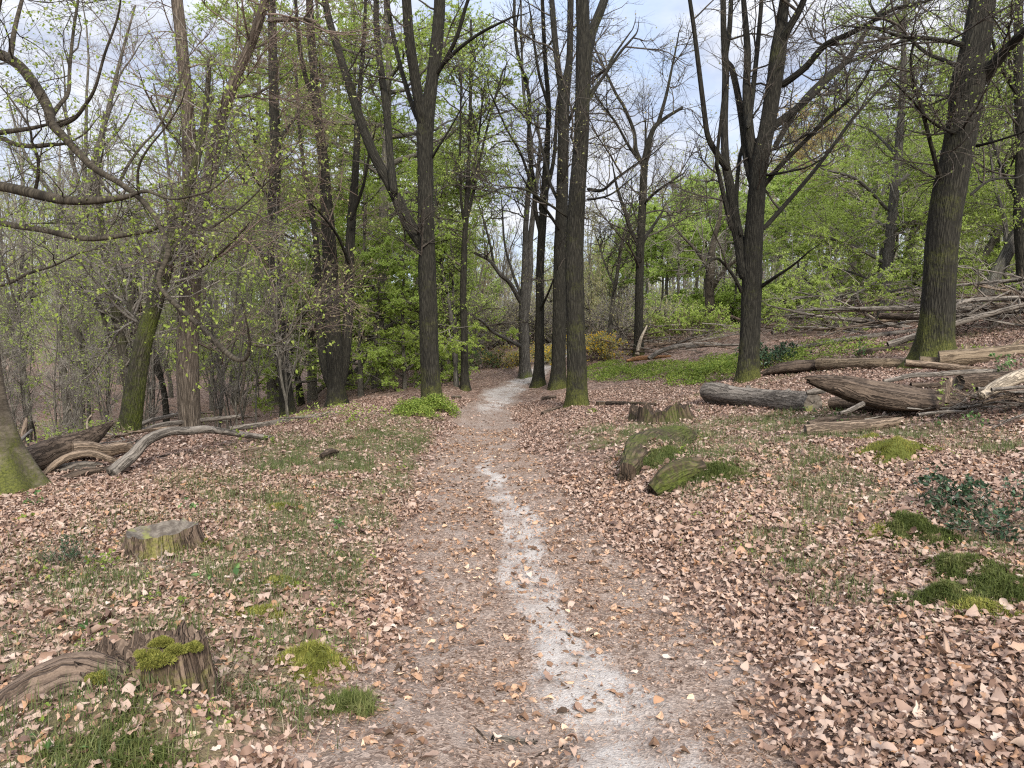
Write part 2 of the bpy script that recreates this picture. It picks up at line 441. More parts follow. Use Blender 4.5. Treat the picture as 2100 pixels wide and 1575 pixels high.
def ground_mat():
    m = bpy.data.materials.new('forest_floor'); t = NT(m)
    P = t.n('ShaderNodeNewGeometry').outputs['Position']
    path = t.attr('path', 'Fac'); sand = t.attr('sand', 'Fac'); grass = t.attr('grass', 'Fac')
    # old leaves: cells at two sizes
    dist = t.n('ShaderNodeVectorMath', operation='ADD'); t.l(P, dist.inputs[0])
    nn = t.n('ShaderNodeTexNoise'); nn.inputs['Scale'].default_value = 18; t.l(P, nn.inputs['Vector'])
    sc = t.n('ShaderNodeVectorMath', operation='SCALE'); sc.inputs['Scale'].default_value = .07; t.l(nn.outputs[1], sc.inputs[0]); t.l(sc.outputs[0], dist.inputs[1])
    v1 = t.n('ShaderNodeTexVoronoi'); v1.inputs['Scale'].default_value = 17; t.l(dist.outputs[0], v1.inputs['Vector'])
    sep = t.n('ShaderNodeSeparateColor'); t.l(v1.outputs['Color'], sep.inputs[0])
    litter = t.ramp(sep.outputs[0], [(0, (.065, .042, .032)), (.25, (.14, .088, .064)), (.55, (.235, .152, .113)), (.8, (.31, .215, .165)), (1, (.39, .295, .235))])
    fine = t.noise(P, 130, 4, .75)
    litter = t.mix(t.math('MULTIPLY', t.rng(fine, .35, .7), .45), litter, (.06, .038, .026))
    big = t.noise(P, .8, 4, .6)
    litter = t.mix(t.math('MULTIPLY', t.rng(big, .42, .7), .4), litter, (.13, .09, .065))
    # trodden crumbs on the path
    v2 = t.n('ShaderNodeTexVoronoi'); v2.inputs['Scale'].default_value = 75; t.l(dist.outputs[0], v2.inputs['Vector'])
    sp2 = t.n('ShaderNodeSeparateColor'); t.l(v2.outputs['Color'], sp2.inputs[0])
    soil = t.ramp(sp2.outputs[0], [(0, (.09, .06, .044)), (.4, (.18, .127, .095)), (.75, (.265, .193, .148)), (1, (.36, .275, .215))])
    soil = t.mix(t.math('MULTIPLY', t.rng(t.noise(P, 3.2, 5, .65), .42, .70), .62), soil, (.28, .232, .196))
    # bare sand, broken up
    sn = t.noise(P, 6.5, 7, .72); sf = t.noise(P, 240, 3, .7)
    sandc = t.mix(t.rng(sf, .3, .7), (.32, .285, .25), (.50, .455, .41))
    sandc = t.mix(t.math('MULTIPLY', t.rng(t.noise(P, 60, 4, .7), .52, .7), .7), sandc, (.22, .165, .13))
    sk = t.math('ADD', t.math('ADD', sand, t.math('MULTIPLY', t.math('SUBTRACT', sn, .5), 1.1)), t.math('MULTIPLY', t.math('SUBTRACT', t.noise(P, 42, 4, .7), .5), 1.5))
    sandf = t.math('MULTIPLY', t.rng(sk, .34, .88), t.rng(t.noise(P, 2.6, 5, .65), .36, .56, .2, 1.0))
    # green film of moss and grass
    gn = t.noise(P, 5, 6, .7)
    gk = t.math('ADD', grass, t.math('MULTIPLY', t.math('SUBTRACT', gn, .5), 1.6))
    gf = t.rng(gk, .45, .75)
    gc = t.mix(t.rng(t.noise(P, 90, 4, .7), .3, .7), (.06, .06, .022), (.16, .15, .065))
    col = t.mix(t.math('MULTIPLY', gf, .55), litter, gc)
    pk = t.math('ADD', path, t.math('MULTIPLY', t.math('SUBTRACT', t.noise(P, 4, 5, .7), .5), .8))
    pf = t.rng(pk, .3, .7)
    col = t.mix(pf, col, soil)
    col = t.mix(t.math('MULTIPLY', sandf, .92), col, sandc)
    hg = t.math('ADD', t.math('MULTIPLY', t.math('SUBTRACT', 1.0, pf), t.math('MULTIPLY', v1.outputs['Distance'], 1.6)), t.math('ADD', t.math('MULTIPLY', fine, .5), t.math('MULTIPLY', v2.outputs['Distance'], .5)))
    t.out(t.bsdf(col, .95, t.bump(hg, .7, .03), .12)); MATS['ground'] = m
ground_mat()
# ------------------------------------------------------------------ camera, sky, sun
cam = bpy.data.objects.new('camera', bpy.data.cameras.new('camera')); COL.objects.link(cam)
cam.location = CAM; cam.rotation_euler = (math.pi / 2 - PITCH, 0, 0)
cam.data.sensor_width = 36; cam.data.lens = 36 * F / 2100; cam.data.clip_end = 2000; cam.data.clip_start = .05
S.camera = cam
S.render.resolution_x, S.render.resolution_y = 1024, 768
S.view_settings.view_transform = 'Standard'; S.view_settings.look = 'None'; S.view_settings.exposure = EXPO; S.view_settings.gamma = 1
S.render.engine = 'CYCLES'
S.cycles.use_denoising = False
S.cycles.max_bounces = 9; S.cycles.diffuse_bounces = 7; S.cycles.transparent_max_bounces = 4; S.cycles.glossy_bounces = 2; S.cycles.transmission_bounces = 6
S.cycles.use_adaptive_sampling = False
S.cycles.filter_width = 1.2

W = bpy.data.worlds.new('World'); S.world = W; W.use_nodes = True
wt = NT.__new__(NT); wt.t = W.node_tree; wt.t.nodes.clear()
SUN_EL, SUN_AZ = math.radians(33), math.radians(166)
sky = wt.n('ShaderNodeTexSky', sky_type='NISHITA', sun_disc=False, sun_elevation=SUN_EL, sun_rotation=SUN_AZ, altitude=20)
tc = wt.n('ShaderNodeTexCoord').outputs['Generated']
sepw = wt.n('ShaderNodeSeparateXYZ'); wt.l(tc, sepw.inputs[0])
mp = wt.mapping(tc, (2.0, 2.0, 4.2))
c1 = wt.noise(mp, 1.5, 6, .55, .4); c2 = wt.noise(mp, 3.4, 5, .6, .3)
el = sepw.outputs[2]
cover = wt.rng(c1, .24, .54)
grey = wt.rng(c2, .28, .74)
cloud = wt.mix(grey, (3.9, 3.95, 4.1), (2.0, 2.3, 3.05))
blue = wt.mix(.75, sky.outputs[0], (2.4, 2.9, 3.9))
skyc = wt.mix(cover, blue, cloud)
top = wt.rng(el, .30, .95, 1.0, 3.0)
sc_ = wt.n('ShaderNodeVectorMath', operation='SCALE'); wt.l(skyc, sc_.inputs[0]); wt.l(top, sc_.inputs['Scale'])
bg = wt.n('ShaderNodeBackground'); bg.inputs['Strength'].default_value = .1; wt.l(sc_.outputs[0], bg.inputs[0])
wo = wt.n('ShaderNodeOutputWorld'); wt.l(bg.outputs[0], wo.inputs[0])
W.cycles.sampling_method = 'MANUAL'; W.cycles.sample_map_resolution = 512

sun = bpy.data.objects.new('sun', bpy.data.lights.new('sun', 'SUN')); COL.objects.link(sun)
sun.data.energy = 2.3; sun.data.angle = math.radians(14); sun.data.color = (1, .965, .91)
sun.rotation_euler = (math.pi / 2 - SUN_EL, 0, math.pi - SUN_AZ)

# ------------------------------------------------------------------ ground
for a in [(390, 905, 13), (262, 905, 12), (590, 858, 17), (690, 838, 19), (890, 830, 16.5), (1185, 838, 16.2), (1143, 797, 22), (1105, 790, 23.5),
          (1077, 775, 27), (955, 800, 22), (1310, 728, 26), (1250, 708, 29), (1533, 787, 15.5), (1918, 745, 12.5), (1455, 690, 31), (1810, 692, 25),
          (1985, 688, 21), (2095, 682, 21), (20, 1005, 7.6), (1050, 703, 46), (1170, 700, 40), (980, 765, 29), (1700, 640, 34), (2050, 615, 32),
          (600, 790, 42), (150, 800, 40), (1560, 850, 11), (1780, 900, 8.2), (2050, 880, 8), (330, 1140, 5.0), (700, 850, 15), (1330, 960, 7.2), (1920, 1140, 4.6), (1800, 1400, 3.1)]:
    anchor(*a)
settle()
def bump_px(px, py, rx, ry, bh):
    p = hit(px, py); BUMPS.append((p[0], p[1] + ry * .5, rx, ry, bh)); return p
for b in [(1345, 960, .55, .45, .20), (1420, 990, .5, .4, .12), (1880, 1120, .45, .35, .14), (2030, 1230, .5, .35, .16), (1840, 940, .5, .4, .12),
          (640, 1400, .26, .2, .10), (300, 1500, .5, .2, .09), (890, 850, .9, .8, .12), (1180, 850, .9, .8, .12), (1535, 790, .8, .8, .12), (1250, 905, .8, .6, .1)]:
    bump_px(*b)

def grass_mask(x, y):
    pc = path_x(y); w = path_w(y); sl = pc - w - x; sr = x - pc - w
    zl = sm(-.1, .3, sl) * (1 - sm(1.3, 3.2, sl)) * (1 - sm(11, 17, y))
    zr = sm(.3, 1.0, sr) * (1 - sm(3.2, 5.5, sr)) * sm(3.0, 4.6, y) * (1 - sm(9, 13, y))
    fg = sm(0, .4, sl) * (1 - sm(1.6, 2.8, sl)) * (1 - sm(3.5, 5, y))
    far = sm(2, 3, sr) * sm(13, 15, y) * (1 - sm(22, 28, y)) * .5
    p = vnoise(x, y, .45, 5) * .55 + vnoise(x, y, 1.5, 6) * .6
    return np.clip((np.maximum.reduce([zl * .95, zr, fg, far])) * sm(.30, .66, p) * 1.1, 0, 1)
def path_mask(x, y):
    d = np.abs(x - path_x(y)) / path_w(y)
    d = d + .5 * (vnoise(x, y, .8, 8) - .5)
    return (1 - sm(.72, 1.12, d)) * (1 - .3 * sm(60, 90, y))
def sand_mask(x, y):
    d = np.abs(x - np.interp(y, SY, SX) + .22 * (vnoise(x, y, .7, 14) - .5) + .12 * (vnoise(x, y, .25, 15) - .5)) / (np.interp(y, SY, SW) * (.65 + .8 * vnoise(x, y, .9, 16)))
    brk = np.interp(y, [0, 9.0, 10.2, 11.5, 15, 18, 24], [1, 1, .55, .3, .3, .75, 1.0])
    return (1 - sm(.45, 1.5, d)) * brk * (1 - sm(55, 70, y))

nu, nv = 420, 520
u = np.linspace(-1, 1, nu); v = np.linspace(-.47, 1, nv)
gx = 2.0 * np.sinh(5.6 * u); gy = 3.2 + 2.4 * np.sinh(5.6 * v)
X, Y = np.meshgrid(gx, gy)
x = X.ravel(); y = Y.ravel()
Z = h(x, y) + .012 * (vnoise(x, y, .11, 9) - .5) * 2 + .02 * (vnoise(x, y, .26, 10) - .5)
pm = path_mask(x, y)
idx = np.arange(nu * nv).reshape(nv, nu)
Q = np.stack([idx[:-1, :-1], idx[:-1, 1:], idx[1:, 1:], idx[1:, :-1]], -1).reshape(-1, 4)
gm = make_mesh('forest_ground', np.column_stack([x, y, Z]), Q, MATS['ground'], {'path': ('POINT', 'FLOAT', pm), 'sand': ('POINT', 'FLOAT', sand_mask(x, y)), 'grass': ('POINT', 'FLOAT', grass_mask(x, y))})
tag(link('ground', gm), 'leaf strewn woodland floor crossed by a worn sandy footpath', 'ground', None, 'structure')

# ------------------------------------------------------------------ fallen leaves
def scatter(n, y0, y1, rng, spread=.86, p=1.0):
    """points seen about evenly between two distances"""
    yy = y0 + (y1 - y0) * rng.uniform(0, 1, n) ** p
    yy = np.sqrt(rng.uniform(y0 ** 2, y1 ** 2, n))
    xx = rng.uniform(-1, 1, n) * (yy * spread + .6)
    return xx, yy
def slope_n(x, y):
    e = .08
    return nrm(np.stack([-(h(x + e, y) - h(x - e, y)) / (2 * e), -(h(x, y + e) - h(x, y - e)) / (2 * e), np.ones_like(x)], -1))
def frames(N, tilt, rng):
    n = len(N)
    N = nrm(N + rng.normal(size=(n, 3)) * tilt[:, None])
    r = rng.normal(size=(n, 3)); A = nrm(r - (r * N).sum(1, keepdims=True) * N)
    return A, np.cross(N, A), N
def litter(xx, yy, size, nl, nw, rng, tilt=.35, lift=.02, lobes=True, zoff=0):
    n = len(xx)
    A, Bv, N = frames(slope_n(xx, yy), np.abs(rng.normal(size=n)) * tilt, rng)
    pos = np.stack([xx, yy, h(xx, yy) + zoff + rng.uniform(0, 1, n) ** 2 * lift + .006], -1)
    s = np.linspace(0, 1, nl); vv = np.linspace(-1, 1, nw)
    Lh = size * np.clip(np.exp(rng.normal(size=n) * .34), .45, 1.75); Wd = Lh * rng.uniform(.45, .75, n) * .5
    prof = np.sin(np.pi * np.clip(s, .02, .985) ** rng.uniform(.75, 1.25, n)[:, None]) ** .7     # (n,nl)
    if lobes:
        lob = (rng.uniform(0, 1, n) < .4)[:, None]
        prof = prof * np.where(lob, 1 + .38 * np.sin(s[None] * 4.4 * np.pi + rng.uniform(0, 6, n)[:, None]), 1)
    yl = (s[None] - .5) * Lh[:, None]
    xl = prof[:, :, None] * Wd[:, None, None] * vv[None, None]
    c1 = rng.normal(size=n) * .55; c2 = rng.normal(size=n) * .8; tw = rng.normal(size=n) * .9
    zl = c1[:, None, None] * xl ** 2 / Wd[:, None, None] + (c2[:, None] * yl ** 2 / Lh[:, None])[:, :, None] + tw[:, None, None] * xl * yl[:, :, None] / Lh[:, None, None]
    if nl > 3: zl = zl + rng.normal(size=(n, nl, nw)) * .022 * Lh[:, None, None]
    zl = zl + np.abs(np.minimum(zl.min((1, 2)), 0))[:, None, None] * .6
    V = pos[:, None, None] + xl[..., None] * A[:, None, None] + (yl[:, :, None, None] + 0 * xl[..., None]) * Bv[:, None, None] + zl[..., None] * N[:, None, None]
    k = np.arange(nl * nw).reshape(nl, nw)
    q = np.stack([k[:-1, :-1], k[:-1, 1:], k[1:, 1:], k[1:, :-1]], -1).reshape(-1, 4)
    Q = (np.arange(n)[:, None, None] * (nl * nw) + q[None]).reshape(-1, 4)
    return V.reshape(-1, 3), Q, len(q), n
def keep(xx, yy, rng, gcut=.6, pfull=.03):
    k = 1 - gcut * grass_mask(xx, yy); p = path_mask(xx, yy)
    k = k * (1 - p) + pfull * p
    k = k * (.55 + .45 * sm(.3, .55, vnoise(xx, yy, .9, 21)))
    m = rng.uniform(0, 1, len(xx)) < k
    return xx[m], yy[m]
rl = np.random.default_rng(3)
parts = []
xx, yy = keep(*scatter(int(150000 * LIT), 1.9, 8, rl), rl); parts.append(litter(xx, yy, .034, 9, 3, rl, .28, .03))
xx, yy = keep(*scatter(14000, 1.9, 8, rl), rl); parts.append(litter(xx, yy, .053, 9, 3, rl, .45, .03, True, .006))
xx, yy = keep(*scatter(120000, 1.9, 7, rl), rl, .3, .3); parts.append(litter(xx, yy, .017, 3, 2, rl, .5, .02, False))
def emit(name, parts, mat, label, smooth=False):
    off = 0; Vs = []; Qs = []; rs = []
    for V, Q, per, n in parts:
        Vs.append(V); Qs.append(Q + off); off += len(V); rs.append(np.repeat(rl.uniform(0, 1, n), per))
    me = make_mesh(name, np.vstack(Vs), np.vstack(Qs), mat, {'rnd': ('FACE', 'FLOAT', np.concatenate(rs))}, smooth=smooth)
    return tag(link(name, me), label, 'fallen leaves', None, 'stuff')
emit('fallen_leaves', parts, MATS['litter_leaf'], 'curled pinkish brown oak and beech leaves near the path', True)
parts = []
xx, yy = keep(*scatter(int(260000 * LIT), 7.5, 20, rl), rl); parts.append(litter(xx, yy, .046, 4, 2, rl, .3, .03, False))
xx, yy = keep(*scatter(int(110000 * LIT), 19, 48, rl, .9), rl); parts.append(litter(xx, yy, .10, 2, 2, rl, .3, .04, False))
emit('fallen_leaves', parts, MATS['litter_leaf_far'], 'brown fallen leaves carpeting the slopes under the trees')
# crumbs of trodden leaf on the path and in between
parts = []
xx, yy = scatter(int(300000 * LIT), 1.9, 13, rl, .38); 
m = (rl.uniform(0, 1, len(xx)) < np.maximum(path_mask(xx, yy), .25) * (1 - .6 * sand_mask(xx, yy)) * (.5 + .5 * sm(.35, .6, vnoise(xx, yy, .35, 31)))); xx, yy = xx[m], yy[m]
parts.append(litter(xx, yy, .021, 2, 2, rl, .25, .004, False, -.004))
m2 = rl.uniform(0, 1, len(xx)) < .05; parts.append(litter(xx[m2] + .02, yy[m2], .042, 5, 3, rl, .1, .004, False, -.003))
emit('leaf_crumbs', parts, MATS['crumb'], 'trodden crumbs of brown leaf on the footpath')

# ------------------------------------------------------------------ grass
def blades(xx, yy, ht, wd, rng, lean=.5):
    n = len(xx); H = ht * rng.uniform(.5, 1.4, n)
    base = np.stack([xx, yy, h(xx, yy) - .005], -1)
    a = rng.uniform(0, 6.283, n); o = np.stack([np.cos(a), np.sin(a), np.zeros(n)], -1); sd = np.stack([-np.sin(a), np.cos(a), np.zeros(n)], -1)
    ln = np.abs(rng.normal(size=n)) * lean
    z = np.array([0, 0, 1.0])
    m = base + z * (H * .55)[:, None] + o * (H * ln * .35)[:, None]
    t = base + z * (H * (1 - .35 * np.minimum(ln, 1.6)))[:, None] + o * (H * ln)[:, None]
    w = (wd * rng.uniform(.6, 1.4, n))[:, None] * sd
    V = np.stack([base - w, base + w, m + w * .8, m - w * .8, t + w * .12, t - w * .12], 1).reshape(-1, 3)
    k = np.arange(n)[:, None] * 6
    return V, np.concatenate([k + np.array([[0, 1, 2, 3]]), k + np.array([[3, 2, 4, 5]])], 1).reshape(-1, 4)
rg = np.random.default_rng(5)
def clumped(n, y0, y1, spread, mask, rng, sc=.14):
    xx, yy = scatter(n, y0, y1, rng, spread)
    k = mask(xx, yy) * sm(.5, .68, vnoise(xx, yy, sc, 41))
    m = rng.uniform(0, 1, n) < k
    return xx[m], yy[m]
def gr(name, label, n, y0, y1, ht, wd, mat, lean=.6, sc=.14, spread=.84):
    xx, yy = clumped(n, y0, y1, spread, grass_mask, rg, sc)
    V, Q = blades(xx, yy, ht, wd, rg, lean)
    me = leaf_mesh(name, V, Q, MATS[mat], rg, 2); tag(link(name, me), label, 'grass', None, 'stuff')
gr('grass', 'short mixed grass thinly growing through the leaves', 420000, 1.9, 15, .075, .0016, 'grass_blade')
gr('grass', 'darker green grass tussocks along the path verges', 210000, 1.9, 11, .095, .0018, 'green_grass', .7, .3)
gr('dry_grass', 'straw coloured dead grass beside the path', 70000, 1.9, 11, .075, .0013, 'dry_grass', 1.3, .22)
# ------------------------------------------------------------------ trees
def px_line(pts, d, dd=0.0):
    n = len(pts); ds = [d + dd * i / max(1, n - 1) for i in range(n)]
    P = np.array([pix(p[0], p[1], e) for p, e in zip(pts, ds)])
    R = np.array([p[2] * .47 * e / F for p, e in zip(pts, ds)])
    return P, R
def extend(P, R, rng, ln=5.0, r1=.015, up=.35):
    D = nrm(P[-1] - P[-2]); out = [P[-1]]; n = 5
    for k in range(n):
        D = nrm(D + rng.normal(size=3) * .10 + np.array([0, 0, up * .2])); out.append(out[-1] + D * ln / n)
    return np.vstack([P, out[1:]]), np.concatenate([R, np.linspace(R[-1], r1, n + 1)[1:]])

def resample(P, R, K):
    X = catmull(np.column_stack([P, R]), K); return X[:, :3], np.maximum(X[:, 3], .003)

def hero(name, label, d, trunk, limbs=(), cat='tree', bk='oak_bark', tw='twig_dark', tws=None, leafs=None, flare=.55, rough=.05, moss=(0, .8), tlow=.35, seed=1, n=20, ext=5.0, lw=1.0, limb_bark=None):
    """a tree drawn from the photograph at distance d. tws: (n1,L1,r1, n2,L2,r2, n3,L3,r3, up, flat); leafs: (material, count, size)"""
    rng = np.random.default_rng(seed)
    P, R = px_line(trunk, d)
    if trunk[-1][1] < 8: P, R = extend(P, R, rng, ext)
    base = P[0].copy(); base[2] = float(h(base[0], base[1]))
    P[0, 2] = min(P[0, 2], base[2]) - .12
    root = empty(name, base, label, cat)
    V, Q, b, mo, P2, R2 = trunk_mesh('trunk', P - base, R, None, n, flare, 5, rough, moss[0], moss[1], seed)
    bg_ = Bag(); bg_.add(V, Q, b, mo); link('trunk', bg_.mesh('trunk', MATS[bk]), root)
    src = []
    up0 = int(len(P2) * tlow); a, c = resample(P2[up0:], R2[up0:], 14); src.append((a, c))
    for lm in limbs:
        dd = rng.uniform(-.16, .16) * d if not isinstance(lm[-1], (int, float)) else lm[-1]
        pts = lm if not isinstance(lm[-1], (int, float)) else lm[:-1]
        LP, LR = px_line(pts, d, dd); LR = LR * lw; t0_ = nrm(LP[0] - LP[1]); LP = np.vstack([LP[0] + t0_ * LR[0] * .9, LP]); LR = np.concatenate([[LR[0] * .25], LR])
        if pts[-1][1] < 8: LP, LR = extend(LP, LR, rng, ext * .8)
        else: LP, LR = extend(LP, LR, rng, LR[-1] * 22 + .15, .003)
        V, Q, b, mo, a2, r2 = trunk_mesh('limb', LP - base, LR, None, max(8, n // 2), 0, 5, rough * 1.3, moss[0] * .8, 0, seed + len(src))
        bg_ = Bag(); bg_.add(V, Q, b, mo); link('limb', bg_.mesh('limb', MATS[limb_bark or bk]), root)
        src.append(resample(a2, r2, 14))
    SP = np.stack([s[0] for s in src]); SR = np.stack([s[1] for s in src])
    if tws:
        n1, L1, r1, n2, L2, r2, n3, L3, r3, up, flat = tws
        A, Ar = sprout(SP, SR, n1, (.12, 1), 1.0, L1, 8, up, .20, r1, rng, flat)
        B_, Br = sprout(A, Ar, n2, (.15, 1), .85, L2, 6, up * .7, .20, r2, rng, flat)
        C, Cr = sprout(B_, Br, n3, (.1, 1), .8, L3, 4, up * .5, .22, r3, rng, flat)
        g = Bag(); g.tube(A, Ar, 5); g.tube(B_, Br, 4); g.tube(C, Cr, 3)
        crown = link('crown', g.mesh('crown', MATS[tw]), root)
        if leafs:
            V, Q = leaves_on(np.concatenate([C]), leafs[1], leafs[2], rng)
            link('foliage', leaf_mesh('foliage', V, Q, MATS[leafs[0]], rng), crown)
    return root

T = lambda n1, n2, n3, s=1.0, r=1.0, up=.06, flat=.1: (n1, 2.3 * s, .028 * r, n2, 1.1 * s, .013 * r, n3, .5 * s, .0075 * r, up, flat)
MID = T(55, 420, 2600, 1.0)
HE = []
# the two trunks framing the path
hero('beech_tree', 'mossy footed tree on the left of the path, bright bilberry at its foot, forking twice', 16.5,
  [(888, 836, 52), (884, 790, 42), (880, 700, 42), (877, 600, 40), (876, 520, 36), (873, 400, 33), (872, 300, 33), (873, 250, 36), (884, 180, 26), (892, 120, 26), (900, 40, 24), (903, -30, 22)],
  [[(880, 530, 30), (868, 500, 30), (840, 462, 25), (803, 385, 22), (768, 320, 20), (740, 250, 18), (715, 170, 17), (690, 90, 16), (670, 20, 15), (664, -30, 14), .8],
   [(808, 392, 17), (800, 320, 15), (795, 250, 15), (785, 170, 14), (775, 90, 13), (772, 0, 12), 1.2],
   [(871, 262, 26), (862, 225, 23), (850, 150, 22), (840, 80, 21), (832, -20, 19), -.6],
   [(860, 250, 12), (845, 215, 11), (825, 150, 10), (810, 90, 9), (797, 20, 9), (795, -10, 8), .9],
   [(893, 155, 10), (915, 120, 9), (937, 75, 8), (960, 0, 7), -.9],
   [(897, 145, 8), (935, 105, 8), (985, 68, 7), (1040, 40, 5), -1.6],
   [(885, 325, 6), (900, 300, 5), (925, 260, 4), (950, 215, 3), -.8],
   [(866, 610, 12), (864, 560, 14), (866, 520, 15), .25]],
  bk='oak_bark', tws=T(46, 330, 2000), leafs=('young_leaf', 700, .05), flare=.7, moss=(.1, 1.1), seed=1, n=26)
hero('oak_tree', 'straight dark trunk right of the path with moss patches and one forked limb high up', 16.2,
  [(1186, 842, 50), (1184, 790, 44), (1181, 700, 39), (1179, 600, 38), (1178, 520, 38), (1184, 400, 37), (1191, 300, 34), (1194, 200, 33), (1197, 120, 36), (1196, 60, 30), (1194, -30, 27)],
  [[(1203, 105, 26), (1215, 62, 20), (1232, 20, 18), (1248, -25, 16), .6],
   [(1206, 388, 8), (1235, 390, 7), (1262, 368, 6), (1300, 340, 5), (1335, 318, 3), -1.2],
   [(1206, 205, 8), (1235, 160, 7), (1270, 110, 6), (1300, 75, 4), .9],
   [(1207, 192, 6), (1240, 155, 5), (1255, 120, 5), (1290, 70, 3), 1.5],
   [(1165, 445, 6), (1120, 415, 5), (1080, 390, 5), (1035, 385, 4), (990, 402, 3), -.8],
   [(1205, 410, 5), (1250, 400, 4), (1290, 370, 3), -.8]],
  bk='oak_bark', tws=T(44, 300, 1700, .9), leafs=('olive_leaf', 600, .05), flare=.75, moss=(.18, 1.1), seed=2, n=26, tlow=.25)
hero('oak_tree', 'second dark trunk behind the straight one, forked into two stems at its top', 22,
  [(1144, 802, 44), (1145, 760, 32), (1146, 700, 29), (1148, 560, 28), (1152, 420, 27), (1155, 300, 25), (1158, 195, 24), (1168, 120, 14), (1170, 0, 13), (1172, -20, 12)],
  [[(1155, 200, 17), (1145, 140, 14), (1137, 70, 13), (1130, -15, 12), .8], [(1150, 420, 8), (1130, 380, 7), (1118, 330, 6), (1100, 260, 5), 1.2], [(1154, 480, 7), (1120, 430, 6), (1085, 385, 5), -1.5],
   [(1162, 260, 7), (1185, 200, 6), (1200, 130, 5), -1.0]],
  bk='oak_bark', tws=T(46, 300, 1600, 1.0, 1.0), leafs=('olive_leaf', 700, .06), flare=.6, moss=(.0, .9), seed=3)
hero('oak_tree', 'thin dark trunk at the path bend dividing into several upright stems', 23.5,
  [(1105, 795, 34), (1106, 740, 22), (1107, 650, 19), (1107, 560, 18), (1112, 470, 18), (1118, 380, 17), (1122, 300, 13), (1125, 220, 11), (1118, 120, 9), (1112, 0, 8), (1111, -20, 7)],
  [[(1110, 480, 12), (1098, 430, 10), (1096, 380, 9), (1084, 300, 8), (1085, 200, 8), (1060, 100, 7), (1055, 0, 6), .7], [(1118, 400, 10), (1135, 330, 8), (1142, 230, 7), .8], [(1096, 400, 7), (1070, 320, 6), (1042, 270, 5), (1010, 200, 4), -1.8],
   [(1106, 640, 6), (1125, 600, 5), (1138, 565, 4), -1.5], [(1108, 430, 8), (1126, 250, 7), (1105, 150, 6), (1090, 50, 5), -.5]],
  bk='oak_bark', tws=T(46, 300, 1600, 1.0, 1.0), leafs=('olive_leaf', 900, .06), flare=.5, moss=(0, .7), seed=4)
hero('beech_tree', 'twin stemmed grey tree where the path turns, low branch reaching left over the path', 27,
  [(1077, 778, 32), (1076, 740, 25), (1075, 700, 24), (1074, 640, 22), (1076, 560, 15), (1078, 470, 12), (1084, 390, 11), (1090, 300, 9), (1075, 200, 7), (1070, 100, 5), (1068, 0, 4)],
  [[(1078, 640, 15), (1087, 560, 13), (1088, 490, 12), (1100, 380, 10), (1108, 300, 8), .7], [(1068, 620, 10), (1045, 580, 10), (1025, 562, 9), (1005, 535, 8), (985, 525, 6), -1.5], [(1068, 605, 7), (1050, 555, 6), (1035, 500, 5), (1030, 430, 4), .9],
   [(1072, 712, 9), (1040, 696, 8), (1010, 680, 7), (990, 660, 6), (968, 648, 4), -3.0], [(1012, 540, 6), (1005, 500, 5), (985, 430, 4), (960, 380, 3), -1.5]],
  bk='grey_bark', tws=T(46, 300, 1600, 1.1, 1.1), leafs=('olive_leaf', 800, .06), flare=.5, moss=(.1, .7), seed=5)
hero('young_tree', 'slim straight trunk left of the far path, sprinkled with fresh pale leaves', 22,
  [(954, 803, 26), (953, 760, 17), (952, 680, 15), (950, 600, 14), (952, 520, 13), (955, 450, 11), (960, 350, 9), (964, 260, 8), (965, 150, 6), (966, 40, 4)],
  [[(956, 450, 8), (972, 390, 7), (988, 310, 6), (1005, 240, 5), (1030, 150, 4), 1.0], [(953, 460, 7), (945, 400, 6), (944, 280, 5), (946, 170, 4), -1.0], [(958, 420, 6), (980, 290, 5), (990, 200, 4), .5], [(963, 250, 5), (970, 120, 4), .5]],
  bk='oak_bark', tws=T(70, 460, 2200, .9, 1.2, .05, .2), leafs=('young_leaf', 6500, .07), flare=.5, moss=(0, .6), seed=6)
hero('young_tree', 'pair of slender leaning stems just left of the slim straight trunk', 22.5,
  [(937, 803, 16), (934, 760, 11), (930, 700, 10), (925, 650, 9), (915, 590, 8), (905, 540, 7), (900, 470, 5), (895, 400, 4)],
  [[(934, 760, 9), (936, 700, 8), (930, 620, 7), (928, 540, 5), .6]],
  bk='grey_bark', tws=T(50, 340, 1500, .7, 1.1, .03, .3), leafs=('young_leaf', 5000, .065), flare=.3, moss=(0, .6), seed=7)
hero('oak_tree', 'slender bare tree beyond the brash heap with open wide forks against the sky', 26,
  [(1310, 733, 28), (1310, 690, 21), (1311, 600, 19), (1313, 510, 18), (1318, 420, 16), (1321, 350, 15), (1326, 310, 13), (1340, 265, 10), (1360, 245, 8), (1400, 220, 6)],
  [[(1322, 345, 10), (1305, 310, 9), (1300, 270, 8), (1280, 220, 7), (1262, 190, 6), (1225, 110, 4), .8], [(1312, 505, 10), (1295, 475, 9), (1285, 445, 8), (1270, 400, 7), (1262, 370, 5), 1.0], [(1350, 252, 8), (1365, 200, 7), (1378, 140, 5), (1390, 80, 3), .5],
   [(1316, 500, 8), (1335, 470, 7), (1355, 440, 5), 1.2], [(1313, 330, 8), (1290, 300, 6), (1262, 250, 5), (1235, 215, 4), -.9], [(1318, 420, 6), (1350, 390, 5), (1395, 360, 3), -1.5], [(1326, 330, 8), (1324, 280, 5), .2]],
  bk='oak_bark', tws=T(70, 520, 3200, 1.25, 1.2, .05), leafs=('olive_leaf', 1200, .06), flare=.45, moss=(.05, .7), seed=8)
